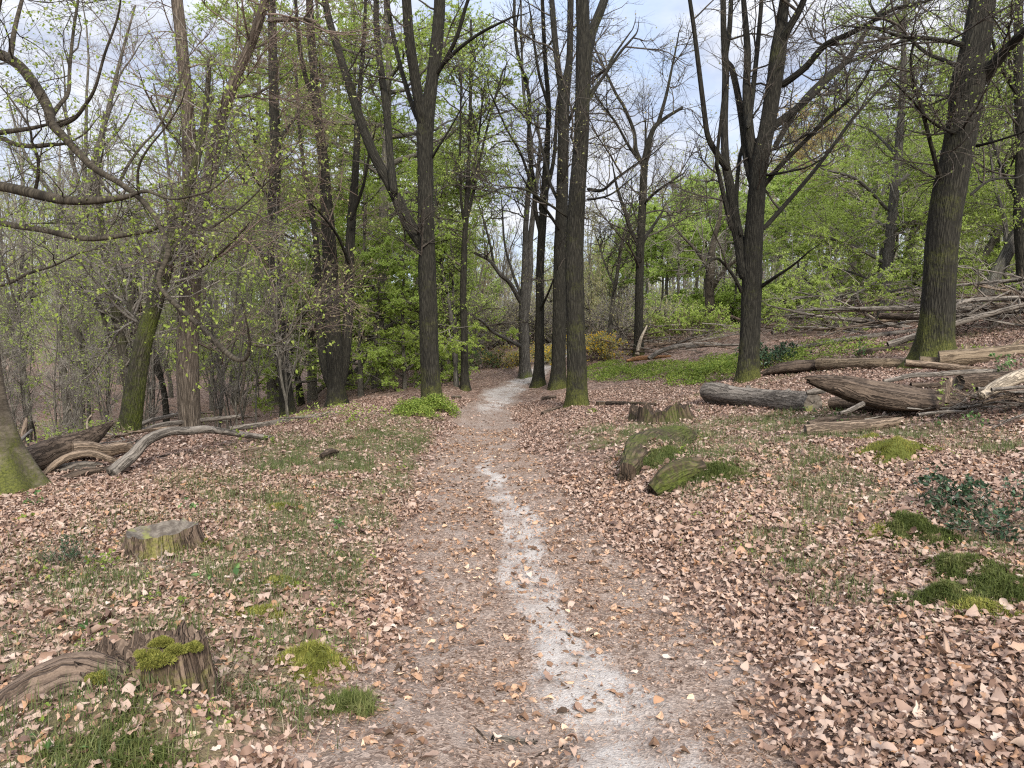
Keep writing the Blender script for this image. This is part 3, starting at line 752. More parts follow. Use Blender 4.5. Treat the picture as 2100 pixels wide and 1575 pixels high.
hero('young_tree', 'thin leaning stem left of the slender bare tree, behind the gorse', 28.5,
  [(1247, 712, 13), (1252, 670, 11), (1258, 610, 9), (1266, 560, 8), (1275, 500, 7), (1288, 450, 5), (1300, 400, 3)], [[(1262, 590, 5), (1240, 540, 4), (1228, 500, 3), .5]],
  bk='far_bark', tws=T(40, 260, 1200, .7, 1.1), leafs=('olive_leaf', 900, .06), flare=.2, moss=(0, .5), seed=9)
# the big many stemmed tree on the right
hero('oak_tree', 'large many stemmed oak on the right slope fanning out wide, moss at its foot', 15.5,
  [(1532, 795, 58), (1534, 760, 47), (1537, 700, 43), (1541, 600, 42), (1545, 500, 40), (1550, 420, 38), (1557, 340, 36), (1573, 260, 34), (1586, 180, 33), (1597, 100, 33), (1604, 40, 24), (1612, -30, 20)],
  [[(1527, 565, 24), (1518, 510, 23), (1505, 440, 22), (1497, 380, 21), (1488, 330, 18), (1486, 250, 15), (1488, 150, 14), (1484, 60, 12), (1482, -20, 11), .9],
   [(1490, 345, 15), (1472, 318, 14), (1452, 280, 12), (1443, 220, 11), (1432, 130, 10), (1422, 50, 9), (1412, -20, 8), -.9],
   [(1556, 380, 18), (1545, 325, 19), (1536, 260, 20), (1531, 190, 17), (1533, 110, 15), (1528, 40, 12), (1524, -20, 10), .7],
   [(1550, 400, 14), (1532, 330, 15), (1522, 250, 14), (1512, 190, 13), (1500, 140, 12), (1488, 120, 12), (1496, 60, 10), (1500, -20, 9), 1.8],
   [(1534, 260, 11), (1540, 220, 12), (1548, 150, 11), (1556, 70, 10), (1562, -10, 9), 1.3],
   [(1600, 90, 22), (1616, 60, 18), (1640, 20, 15), (1655, -20, 13), -.6],
   [(1604, 175, 14), (1650, 140, 14), (1690, 95, 13), (1730, 75, 12), (1770, 55, 10), (1830, 20, 8), (1900, 2, 6), -2.0],
   [(1580, 262, 16), (1625, 230, 15), (1670, 190, 14), (1700, 160, 13), (1740, 120, 12), (1770, 75, 9), (1800, 30, 7), 1.5],
   [(1590, 300, 11), (1640, 215, 10), (1680, 170, 9), (1715, 140, 8), (1760, 120, 7), (1830, 95, 5), 2.5],
   [(1560, 390, 10), (1600, 340, 10), (1650, 290, 9), (1700, 240, 8), (1745, 200, 7), (1780, 150, 5), -1.2],
   [(1565, 470, 9), (1610, 420, 9), (1670, 350, 8), (1715, 290, 7), (1760, 230, 6), (1830, 155, 4), 1.2],
   [(1558, 590, 8), (1590, 568, 7), (1625, 545, 5), (1660, 515, 3), -1.5],
   [(1520, 480, 10), (1510, 420, 9), (1516, 330, 8), (1530, 280, 7), 1.0],
   [(1500, 470, 10), (1475, 360, 9), (1470, 330, 8), (1478, 250, 7), -.5],
   [(1568, 360, 6), (1600, 355, 5), (1645, 346, 4), -.9], [(1568, 312, 6), (1605, 300, 5), (1645, 282, 4), -.5],
   [(1522, 600, 8), (1500, 560, 7), (1470, 530, 6), (1445, 545, 4), -.5]],
  bk='oak_bark', tws=T(100, 760, 4600, 1.0, .95, .05), leafs=('olive_leaf', 300, .05), flare=.6, moss=(.08, 1.0), seed=10, n=26, tlow=.3, ext=4)
hero('oak_tree', 'stout oak leaning right behind the stacked logs, dark furrowed bark with green flanks', 12.5,
  [(1916, 750, 92), (1917, 720, 74), (1921, 660, 66), (1926, 580, 64), (1932, 500, 66), (1941, 430, 66), (1952, 370, 64), (1966, 300, 60), (1976, 240, 60), (1984, 170, 62), (1995, 120, 56), (2008, 50, 52), (2020, -40, 46)],
  [[(2015, 160, 34), (2040, 130, 27), (2070, 95, 22), (2100, 65, 19), (2150, 20, 16), -1.0],
   [(1975, 92, 11), (1945, 85, 9), (1900, 78, 8), (1850, 75, 7), (1800, 60, 5), (1750, 55, 4), -1.0],
   [(1975, 140, 9), (1940, 125, 8), (1895, 105, 7), (1840, 55, 5), (1800, 30, 4), 1.4],
   [(1968, 275, 8), (1935, 265, 7), (1900, 240, 6), (1870, 205, 5), (1840, 175, 3), -1.2],
   [(1930, 372, 11), (1918, 330, 10), (1905, 280, 9), (1890, 220, 8), (1875, 170, 7), (1868, 120, 5), -1.0],
   [(1975, 205, 7), (1945, 200, 5), (1905, 215, 4), (1860, 220, 3), .8], [(2000, 300, 7), (2040, 290, 5), (2100, 270, 4), -.8], [(1990, 400, 6), (2030, 370, 5), (2080, 365, 4), .8],
   [(1960, 260, 5), (1925, 275, 4), (1880, 272, 3), -.8]],
  bk='oak_bark', tws=T(80, 620, 3400, .85, .8, .03, .25), leafs=('young_leaf', 900, .05), flare=.65, moss=(.22, 1.0), seed=11, n=30, tlow=.3, ext=4)
hero('beech_tree', 'pale dead looking beech stem beside the bright green thicket, upright and forked', 31,
  [(1456, 696, 30), (1456, 650, 22), (1455, 600, 20), (1457, 550, 19), (1462, 500, 13), (1475, 450, 9), (1480, 400, 6)], [[(1456, 560, 10), (1440, 530, 8), (1415, 500, 6), (1395, 480, 4), .8], [(1462, 590, 9), (1490, 550, 7), (1530, 520, 5), -1.0]],
  bk='beech_limb', tw='twig_grey', tws=T(40, 300, 1600, 1.0, 1.3), flare=.5, moss=(0, .4), seed=12)
hero('beech_tree', 'leafy beech on the right slope with tiers of bright spring foliage hiding its trunk', 25,
  [(1809, 697, 34), (1811, 650, 25), (1815, 600, 23), (1822, 520, 21), (1832, 420, 19), (1842, 320, 17), (1849, 220, 14), (1853, 120, 11), (1856, 0, 8)],
  [[(1812, 560, 7), (1760, 600, 6), (1700, 610, 4), (1640, 600, 3), -2], [(1815, 540, 7), (1740, 500, 6), (1660, 480, 4), 1.5], [(1825, 480, 7), (1890, 440, 6), (1960, 430, 3), -1.5], [(1820, 430, 7), (1760, 370, 6), (1700, 350, 4), -1], [(1836, 380, 6), (1900, 330, 5), (1950, 300, 3), 1.5], [(1815, 600, 6), (1880, 590, 5), (1950, 600, 3), 2.0],
   [(1815, 590, 6), (1750, 560, 5), (1680, 545, 3), 3.0], [(1840, 320, 6), (1790, 270, 5), (1740, 250, 3), 2]],
  bk='grey_bark', tw='twig_grey', tws=(170, 3.0, .024, 1200, 1.4, .012, 4800, .65, .008, .0, .6), leafs=('young_leaf', 105000, .058), flare=.5, moss=(.1, .8), seed=13, tlow=.18)
hero('beech_tree', 'pale mossy trunk leaning hard to the right on the far slope', 21,
  [(1984, 694, 40), (1996, 660, 30), (2015, 615, 27), (2038, 570, 26), (2065, 520, 24), (2090, 470, 22), (2120, 410, 20), (2160, 330, 16), (2200, 240, 12)], [[(2065, 525, 11), (2060, 450, 9), (2040, 380, 7), (2030, 300, 4), 1.0], [(2040, 570, 8), (2090, 590, 6), (2140, 580, 4), -1]],
  bk='grey_bark', tw='twig_grey', tws=(70, 2.5, .022, 460, 1.2, .011, 2200, .55, .007, .0, .4), leafs=('young_leaf', 12000, .07), flare=.4, moss=(.35, .9), seed=14, tlow=.3)
hero('oak_tree', 'dark trunk cut by the right edge of the view, among the fallen branches', 20.5,
  [(2098, 688, 34), (2098, 620, 26), (2096, 540, 24), (2090, 440, 22), (2094, 300, 20), (2088, 150, 17), (2090, -10, 14)], [[(2092, 420, 9), (2060, 360, 7), (2035, 290, 5), 1], [(2090, 200, 9), (2050, 130, 7), (2030, 60, 5), -1]],
  bk='oak_bark', tws=T(60, 420, 2200, 1.0), leafs=('young_leaf', 6000, .065), flare=.4, seed=15)
# the left side
hero('beech_tree', 'smooth pale beech at the left frame edge, mossy root flare, long leafy limbs overhead', 7.5,
  [(-18, 1024, 190), (-24, 985, 150), (-38, 930, 132), (-55, 850, 122), (-66, 760, 118), (-75, 640, 114), (-84, 500, 110), (-90, 350, 104), (-98, 200, 98), (-110, 0, 90), (-120, -200, 80)],
  [[(-85, 120, 34), (-40, 108, 30), (0, 112, 26), (40, 135, 25), (75, 180, 25), (100, 225, 24), (105, 252, 22), (135, 285, 19), (190, 342, 17), (240, 372, 14), (285, 405, 13), (315, 440, 12), (335, 480, 12), (345, 520, 12), (325, 575, 11), (350, 615, 12), (400, 660, 13), (440, 700, 14), (480, 735, 13), (505, 735, 11), (512, 705, 8), (510, 690, 6), -1.2],
   [(-80, 395, 36), (-40, 380, 30), (0, 382, 24), (40, 390, 24), (90, 402, 24), (130, 410, 22), (180, 412, 19), (230, 408, 15), (265, 402, 11), (300, 392, 8), (350, 408, 6), (400, 400, 5), (440, 385, 4), (490, 340, 3), -.9],
   [(-70, 470, 28), (-30, 456, 20), (0, 457, 15), (40, 465, 13), (90, 472, 13), (140, 484, 13), (185, 490, 12), (230, 486, 11), (270, 480, 10), (305, 474, 8), (340, 460, 6), (372, 445, 4), (430, 470, 3), (520, 480, 2), -.6],
   [(-90, 300, 20), (-30, 278, 15), (0, 272, 12), (30, 268, 11), (70, 262, 9), (98, 255, 6), -.3],
   [(-80, 280, 16), (0, 283, 12), (25, 294, 11), (65, 300, 11), (100, 297, 10), (135, 294, 6), (165, 280, 4), -.4],
   [(104, 240, 13), (122, 215, 10), (140, 190, 9), (143, 140, 8), (150, 70, 7), (160, 0, 6), (165, -40, 5), .6],
   [(110, 260, 12), (150, 245, 9), (175, 215, 8), (195, 180, 7), (215, 110, 6), (240, 40, 5), (250, -20, 4), -.7],
   [(245, 375, 8), (262, 340, 7), (290, 300, 6), (318, 270, 5), (350, 215, 5), (370, 160, 4), (385, 120, 3), .5],
   [(285, 405, 8), (283, 350, 6), (300, 310, 5), (340, 260, 4), (372, 210, 3), -.5],
   [(20, 125, 12), (30, 60, 10), (45, 0, 8), (55, -40, 7), .5], [(-10, 112, 10), (-5, 40, 8), (10, -40, 6), -.3],
   [(70, 400, 9), (78, 360, 8), (77, 320, 7), (65, 290, 6), (60, 260, 5), (20, 200, 4), -.5],
   [(190, 340, 9), (205, 370, 8), (215, 385, 7), (225, 395, 5), -.2],
   [(345, 520, 7), (385, 470, 6), (420, 420, 5), (440, 370, 4), (455, 320, 3), (470, 280, 2), .7],
   [(400, 650, 8), (418, 615, 7), (418, 580, 6), (405, 545, 5), (395, 520, 4), .2],
   [(500, 735, 8), (500, 780, 6), (492, 820, 4), (490, 840, 3), .1],
   [(430, 470, 4), (500, 420, 4), (560, 360, 3), (600, 310, 2), -.4],
   [(512, 705, 6), (545, 710, 6), (590, 690, 5), (620, 640, 4), (660, 580, 3), .5],
   [(-60, 560, 16), (0, 585, 8), (60, 560, 7), (110, 545, 5), (160, 520, 4), -.9]],
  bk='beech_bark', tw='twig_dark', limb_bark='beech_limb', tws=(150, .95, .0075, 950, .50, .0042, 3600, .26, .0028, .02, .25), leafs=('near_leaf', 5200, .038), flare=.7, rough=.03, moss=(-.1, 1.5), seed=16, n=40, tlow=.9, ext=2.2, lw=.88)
hero('hornbeam_tree', 'upright brown trunk behind the arched log, forking into two stems halfway', 13,
  [(392, 912, 56), (390, 880, 46), (386, 800, 45), (385, 700, 44), (390, 600, 42), (394, 500, 42), (397, 430, 44), (390, 350, 31), (386, 250, 28), (378, 150, 26), (370, 60, 25), (362, -20, 23)],
  [[(405, 440, 30), (425, 375, 26), (440, 300, 25), (458, 230, 24), (485, 155, 22), (512, 95, 20), (535, 30, 18), (548, -20, 16), -.8],
   [(550, 42, 9), (590, 40, 9), (640, 42, 8), (655, 55, 6), .3], [(395, 560, 8), (450, 520, 6), (500, 470, 4), -1.2], [(385, 600, 7), (340, 560, 5), (300, 540, 4), .9], [(392, 320, 7), (340, 260, 5), (300, 190, 4), -1], [(470, 200, 7), (530, 190, 5), (590, 150, 3), 1.0], [(400, 700, 6), (450, 720, 5), (480, 700, 3), .8]],
  bk='brown_bark', tw='twig_brown', tws=(150, 2.0, .016, 1100, .9, .0075, 6500, .42, .0045, .02, .15), leafs=('near_leaf', 2600, .042), flare=.35, rough=.04, moss=(-.1, .5), seed=17, n=24, tlow=.2)
hero('oak_tree', 'mossy green trunk leaning right beside the upright brown one', 12,
  [(258, 912, 56), (266, 870, 45), (276, 800, 42), (287, 735, 38), (300, 680, 36), (318, 620, 33), (335, 560, 32), (350, 500, 29), (370, 430, 22), (400, 340, 17), (420, 240, 13), (430, 120, 9)],
  [[(300, 690, 10), (270, 640, 8), (250, 590, 6), (235, 540, 4), .8], [(330, 570, 9), (345, 500, 7), (340, 420, 5), 1.0]],
  bk='oak_bark_mossy', tw='twig_grey', tws=T(60, 420, 2600, .7, .7), leafs=('near_leaf', 2000, .045), flare=.35, moss=(.35, .6), seed=18, n=22, tlow=.4)
hero('oak_tree', 'tall slim dark trunk standing alone between the brown tree and the green wall', 17,
  [(592, 864, 40), (588, 820, 31), (580, 740, 28), (570, 640, 27), (562, 540, 25), (561, 430, 24), (565, 320, 22), (562, 220, 20), (559, 100, 18), (556, -20, 16)],
  [[(562, 300, 6), (600, 250, 5), (640, 190, 4), 1], [(560, 420, 6), (520, 360, 5), (490, 300, 4), -1], [(575, 690, 6), (620, 650, 4), (660, 600, 3), -1], [(565, 550, 6), (530, 510, 5), (500, 490, 4), 1]],
  bk='oak_bark', tw='twig_brown', tws=(90, 2.0, .016, 600, .95, .008, 2800, .45, .0055, .02, .15), leafs=('olive_leaf', 2500, .055), flare=.4, seed=19, tlow=.15)
hero('oak_tree', 'cluster of dark trunks grown from one foot in front of the green wall', 19,
  [(692, 842, 56), (690, 800, 36), (686, 720, 33), (680, 620, 32), (676, 520, 30), (670, 420, 26), (662, 320, 22), (650, 220, 19), (640, 100, 16), (634, -20, 14)],
  [[(688, 815, 26), (706, 740, 24), (714, 640, 22), (716, 540, 20), (722, 440, 18), (730, 330, 14), (735, 220, 11), (745, 100, 8), (750, -10, 7), 1.0],
   [(684, 800, 24), (664, 740, 20), (655, 650, 18), (652, 560, 15), (645, 470, 12), (630, 380, 9), (615, 280, 7), (608, 160, 5), 1.6],
   [(652, 230, 10), (630, 170, 9), (615, 100, 8), (605, -10, 7), -.8], [(720, 450, 8), (745, 380, 7), (760, 300, 5), -.8], [(716, 540, 7), (690, 480, 6), (650, 430, 4), -1.5]],
  bk='oak_bark', tw='twig_brown', tws=(90, 2.2, .018, 600, 1.0, .009, 2600, .48, .006, .02, .2), leafs=('olive_leaf', 3000, .06), flare=.5, seed=20, tlow=.2)
hero('oak_tree', 'dark forked tree with mossy limbs spreading left, behind the leaning mossy trunk', 18,
  [(284, 905, 34), (280, 850, 24), (260, 780, 22), (248, 700, 20), (238, 640, 19), (225, 570, 17), (212, 500, 14), (205, 420, 10), (195, 330, 7)],
  [[(240, 650, 14), (228, 690, 10), (200, 620, 9), (160, 600, 8), (125, 570, 7), (100, 550, 4), -.8], [(265, 700, 11), (245, 620, 10), (220, 580, 9), (205, 540, 7), (190, 480, 5), .8], [(262, 690, 12), (272, 600, 10), (282, 530, 8), (286, 450, 6), .5], [(250, 710, 11), (300, 640, 8), (330, 560, 5), 1.2]],
  bk='oak_bark_mossy', tw='twig_grey', tws=T(70, 520, 2800, 1.0, 1.0), leafs=('young_leaf', 2200, .055), flare=.3, moss=(.2, .5), seed=21)
hero('young_tree', 'ivy leaved slender tree in the hollow, left of the leaning mossy trunk', 20,
  [(140, 895, 24), (138, 850, 17), (130, 780, 15), (124, 700, 14), (118, 620, 12), (112, 540, 10), (118, 450, 8), (110, 360, 5)], [[(124, 720, 7), (90, 660, 5), (60, 620, 4), 1.0], [(120, 640, 7), (150, 580, 5), (175, 520, 4), -1]],
  bk='far_bark', tw='twig_grey', tws=(80, 1.8, .014, 520, .8, .008, 2400, .4, .005, .0, .4), leafs=('young_leaf', 6500, .06), flare=.3, moss=(.2, .7), seed=22, tlow=.08)

# ------------------------------------------------------------------ the woods behind: a few grown kinds, copied
def grow(seed, H, r, crown, foliage=None, style='bare', bk='far_bark', tw='twig_grey', leafmat=None, nleaf=0, lsize=.08, low=.25, name='tree'):
    rng = np.random.default_rng(seed)
    k = 9; P = np.zeros((k, 3)); D = np.array([rng.normal() * .06, rng.normal() * .06, 1.0])
    P[0] = (0, 0, -.5)
    for i in range(1, k):
        D = nrm(D + rng.normal(size=3) * .07 * np.array([1, 1, 0])); P[i] = P[i - 1] + D * (H + .5) / (k - 1)
    R = r * np.linspace(1, .12, k) ** .9; R[0] *= 1.25
    V, Q, b, mo, P2, R2 = trunk_mesh('trunk', P, R, None, 10, .35, 5, .05, 0, .7, seed)
    B = Bag(); B.add(V, Q, b, mo)
    SP, SR = resample(P2, R2, 18)
    nl = 9 if style != 'tiers' else 26
    A0, A0r = sprout(SP[None], SR[None], nl, (low, .85), .62 if style != 'tiers' else 1.15, H * (.42 if style != 'tiers' else .30), 10, .10 if style != 'tiers' else .0, .10, r * .5, rng, 0 if style != 'tiers' else .3, .2, .55)
    if style == 'bare' or style == 'sparse':
        # a fork or two
        F0, F0r = sprout(SP[None], SR[None], 2, (low, .5), .3, H * .7, 10, .10, .06, r * .7, rng, 0, .15, .3)
        A0 = np.concatenate([A0, F0]); A0r = np.concatenate([A0r, F0r])
    B.tube(A0, A0r, 6)
    tm = B.mesh('trunk', MATS[bk])
    n1, n2, n3 = crown; fl = {'bare': .05, 'sparse': .15, 'tiers': .55}[style]; up = {'bare': .06, 'sparse': .04, 'tiers': 0.0}[style]
    src = np.concatenate([A0, np.stack([resample(SP[6:], SR[6:], 10)[0]])]); srcr = np.concatenate([A0r, np.stack([resample(SP[6:], SR[6:], 10)[1]])])
    C1, r1 = sprout(src, srcr, n1, (.1, 1), .9, H * .14, 7, up, .18, .024, rng, fl)
    C2, r2 = sprout(C1, r1, n2, (.1, 1), .85, H * .065, 5, up, .2, .014, rng, fl)
    C3, r3 = sprout(C2, r2, n3, (.1, 1), .8, H * .034, 4, up, .22, .010, rng, fl)
    g = Bag(); g.tube(C1, r1, 4); g.tube(C2, r2, 3); g.tube(C3, r3, 3)
    cm = g.mesh('crown', MATS[tw]); fm = None
    if nleaf:
        V, Q = leaves_on(C3, nleaf, lsize, rng); fm = leaf_mesh('foliage', V, Q, MATS[leafmat], rng)
    return tm, cm, fm
def plant(name, kind, x, y, rz, s, label, group=None, cat='tree', lean=0.0):
    o = empty(name, (x, y, float(h(x, y))), label, cat, group)
    o.rotation_euler = (lean, 0, rz); o.scale = (s, s, s)
    link('trunk', kind[0], o); c = link('crown', kind[1], o)
    if kind[2] is not None: link('foliage', kind[2], c)
    return o
K_ = {}
K_['bare1'] = grow(101, 15, .19, (60, 420, 2600), bk='far_bark', tw='twig_grey')
K_['bare2'] = grow(102, 13, .15, (60, 420, 2600), bk='far_bark', tw='twig_brown', leafmat='olive_leaf', nleaf=1500, lsize=.07)
K_['bare3'] = grow(103, 16, .22, (70, 460, 2600), bk='oak_bark', tw='twig_grey', leafmat='olive_leaf', nleaf=900, lsize=.07)
K_['sparse1'] = grow(104, 14, .17, (80, 520, 2600), style='sparse', leafmat='young_leaf', nleaf=11000, lsize=.075, low=.12)
K_['sparse2'] = grow(105, 12, .13, (80, 520, 2600), style='sparse', leafmat='olive_leaf', nleaf=9000, lsize=.09, low=.12)
K_['wall1'] = grow(106, 17, .20, (170, 1000, 3600), style='tiers', leafmat='green_leaf', nleaf=95000, lsize=.062, low=.04)
K_['wall2'] = grow(107, 15, .17, (160, 950, 3400), style='tiers', leafmat='green_leaf', nleaf=88000, lsize=.062, low=.03)
K_['bright1'] = grow(108, 13, .16, (180, 1100, 3600), style='tiers', leafmat='young_leaf', nleaf=110000, lsize=.062, low=.05)
K_['bright2'] = grow(109, 7, .08, (150, 900, 3200), style='tiers', leafmat='lime_leaf', nleaf=60000, lsize=.06, low=.02)
K_['amber'] = grow(110, 12, .15, (90, 560, 2600), style='sparse', leafmat='amber_leaf', nleaf=12000, lsize=.09, low=.15)
K_['pole'] = grow(111, 6, .035, (40, 240, 1100), style='sparse', leafmat='young_leaf', nleaf=700, lsize=.055, low=.2)
K_['pole2'] = grow(112, 5, .028, (46, 280, 1300), style='bare', tw='twig_grey', low=.1)
rb = np.random.default_rng(77)
def at_px(px, d): return (px - CX) / F * d, d
def P_(name, kind, px, d, label, group=None, s=1.0):
    x, y = at_px(px, d); return plant(name, K_[kind], x, y, rb.uniform(0, 6.28), s * rb.uniform(.93, 1.07), label, group)
# dense spring green beeches left of the path
gw = 'green beeches massed left of the path'
for px, d, k, s in [(775, 24.5, 'wall1', 1.0), (640, 27, 'wall2', 1.1), (715, 29, 'wall2', 1.1), (850, 31, 'wall1', .9), (560, 31, 'wall1', 1.0), (900, 37, 'wall2', .8), (480, 34, 'wall2', 1.05), (690, 36, 'wall1', 1.0), (800, 38, 'wall2', .9), (590, 24, 'wall2', .6), (740, 22.5, 'wall2', .55)]:
    P_('beech_tree', k, px, d, 'densely leaved green beech forming the leafy wall left of the path', gw, s)
P_('beech_tree', 'bright2', 830, 22, 'small leafy beech with low sprays close behind the mossy footed tree', None, .9)
P_('beech_tree', 'bright2', 905, 26, 'low young beech tucked behind the pair of slender stems', None, .7)
# bright trees and thickets on the right
for px, d, k, s in [(1700, 31, 'bright1', 1.0), (1960, 29, 'bright1', 1.0), (2060, 26, 'bright1', .95), (1890, 36, 'bright1', 1.1), (1780, 38, 'bright1', 1.15), (2160, 31, 'bright1', 1.1)]:
    P_('beech_tree', k, px, d, 'bright yellow green beech on the right hillside behind the leafy one', 'bright beeches on the right hillside', s)
for px, d, s in [(1395, 34, 1.0), (1440, 37, 1.1), (1350, 38, 1.0), (1600, 33, .95), (1500, 36, 1.0), (1420, 41, 1.2), (1320, 43, 1.1), (1550, 40, 1.1), (1640, 38, 1.0), (1280, 47, 1.0), (1230, 52, 1.0), (1010, 55, .9), (950, 46, .9)]:
    P_('beech_tree', 'bright2', px, d, 'low bright green beech thicket behind the brash heap', 'bright low thickets beyond the brash', s)
for px, d, s in [(1640, 46, 1.0), (1690, 50, 1.1), (1580, 52, 1.0)]:
    P_('oak_tree', 'amber', px, d, 'tree tinged amber with opening buds far behind the many stemmed oak', 'amber tinged trees far up the slope', s)
# the brown hollow on the left
gl = 'bare trees of the left hollow'
for i in range(56):
    d = 17 + 40 * rb.uniform() ** .9; px = rb.uniform(-330, 640)
    if d < 24 and px > 560: continue
    k = rb.choice(['bare1', 'bare2', 'bare3', 'sparse1', 'sparse2', 'sparse1'])
    P_('woodland_tree', k, px, d, 'slender grey brown tree deep in the left hollow', gl, rb.uniform(.45, .8))
for i in range(70):
    d = 14 + 20 * rb.uniform(); px = rb.uniform(-260, 600)
    P_('sapling', rb.choice(['pole', 'pole2']), px, d, 'thin pole like sapling crowding the left hollow', 'saplings in the left hollow', rb.uniform(.6, 1.1))['category'] = 'sapling'
gc = 'bare trees beyond the path bend'
for px, d, k, s in [(965, 40, 'bare2', .6), (1040, 52, 'bare1', .55), (1150, 46, 'sparse2', .6), (1235, 44, 'sparse2', .65), (1270, 50, 'bare3', .6), (920, 48, 'sparse1', .75), (1020, 60, 'bare3', .6), (1160, 58, 'sparse1', .55), (985, 34, 'pole2', .7), (940, 33, 'pole', .8), (1215, 38, 'sparse2', .5)]:
    P_('woodland_tree', k, px, d, 'small bare tree on the rise beyond the bend of the path', gc, s)
gr_ = 'bare trees on the right hillside'
for i in range(24):
    d = 30 + 30 * rb.uniform(); px = rb.uniform(1310, 2500)
    P_('woodland_tree', rb.choice(['bare1', 'bare2', 'bare3', 'sparse1', 'sparse2']), px, d, 'grey brown tree standing far up the right hillside', gr_, rb.uniform(.55, .9) if px < 1650 else rb.uniform(.75, 1.05))
# the wood beyond that reads as one mass
def far_wood():
    rng = np.random.default_rng(9); B = Bag(); LV = []; LQ = []; n = 0
    for i in range(420):
        d = rng.uniform(58, 115); px = rng.uniform(-500, 2700)
        x, y = at_px(px, d); z = float(h(x, y))
        H = np.interp(px, [-500, 500, 900, 1000, 1250, 1350, 1700, 2700], [16, 17, 14, 8.5, 8.5, 12, 15, 17]) * rng.uniform(.75, 1.1)
        P = np.array([[x, y, z - .3], [x + rng.normal() * .3, y, z + H * .5], [x + rng.normal() * .6, y, z + H]]); R = np.array([.16, .11, .03]) * H / 14
        a, c = resample(P, R, 10); B.tube(a[None], c[None], 5)
        A, Ar = sprout(a[None], c[None], 16, (.2, .95), .65, H * .34, 6, .08, .14, .06, rng)
        A2, A2r = sprout(A, Ar, 90, (.15, 1), .7, H * .13, 4, .05, .2, .025, rng)
        B.tube(A, Ar, 3); B.tube(A2, A2r, 3)
        V, Q = leaves_on(A2, 420, .17, rng, tr=(.2, 1.3)); LV.append(V); LQ.append(Q + n); n += len(V)
    for i in range(900):
        d = rng.uniform(44, 112); px = rng.uniform(-500, 2700); x, y = at_px(px, d); z = float(h(x, y)); H = rng.uniform(1.6, 5)
        m = 7; D = nrm(np.column_stack([rng.normal(size=(m, 2)) * .45, np.ones(m)])); t_ = np.linspace(0, 1, 5)[None, :, None]
        P = np.array([x, y, z - .1]) + D[:, None] * t_ * H * rng.uniform(.6, 1.1, (m, 1, 1)); R = np.linspace(.03, .012, 5)[None] * np.ones((m, 1))
        A, Ar = sprout(P, R, 34, (.1, 1), .8, H * .35, 4, .05, .2, .018, rng); B.tube(P, R, 3); B.tube(A, Ar, 3)
        V, Q = leaves_on(A, 230, .15, rng, tr=(.1, 1.2)); LV.append(V); LQ.append(Q + n); n += len(V)
    o = link('far_woodland', B.mesh('far_woodland', MATS['twig_grey'])); tag(o, 'distant grey brown woodland closing the view on every side', 'woodland', None, 'stuff')
    o2 = link('far_woodland_leaves', leaf_mesh('far_woodland_leaves', np.vstack(LV), np.vstack(LQ), MATS['pale_leaf'], rng)); tag(o2, 'thin spring leaf haze of the distant woodland', 'woodland', None, 'stuff')
far_wood()
# ------------------------------------------------------------------ fallen wood
def cap_mesh(ring, mat, inward, dent=.0, seed=0):
    rng = np.random.default_rng(seed); n = len(ring); c = ring.mean(0)
    fr = [1.0, .72, .42, .16]
    V = np.vstack([c + (ring - c) * f + inward * dent * (1 - f) + (0 if f == 1 else rng.normal(size=(n, 3)) * .006) for f in fr] + [c[None] + inward * dent])
    j = (np.arange(n) + 1) % n; Q = []
    for k in range(3): Q.append(np.stack([k * n + np.arange(n), k * n + j, (k + 1) * n + j, (k + 1) * n + np.arange(n)], -1))
    T3 = np.stack([3 * n + np.arange(n), 3 * n + j, np.full(n, 4 * n)], -1)
    return make_mesh('cut_end', V, [np.vstack(Q), T3], mat, {'bark': ('POINT', 'FLOAT_VECTOR', V - c)}, True)

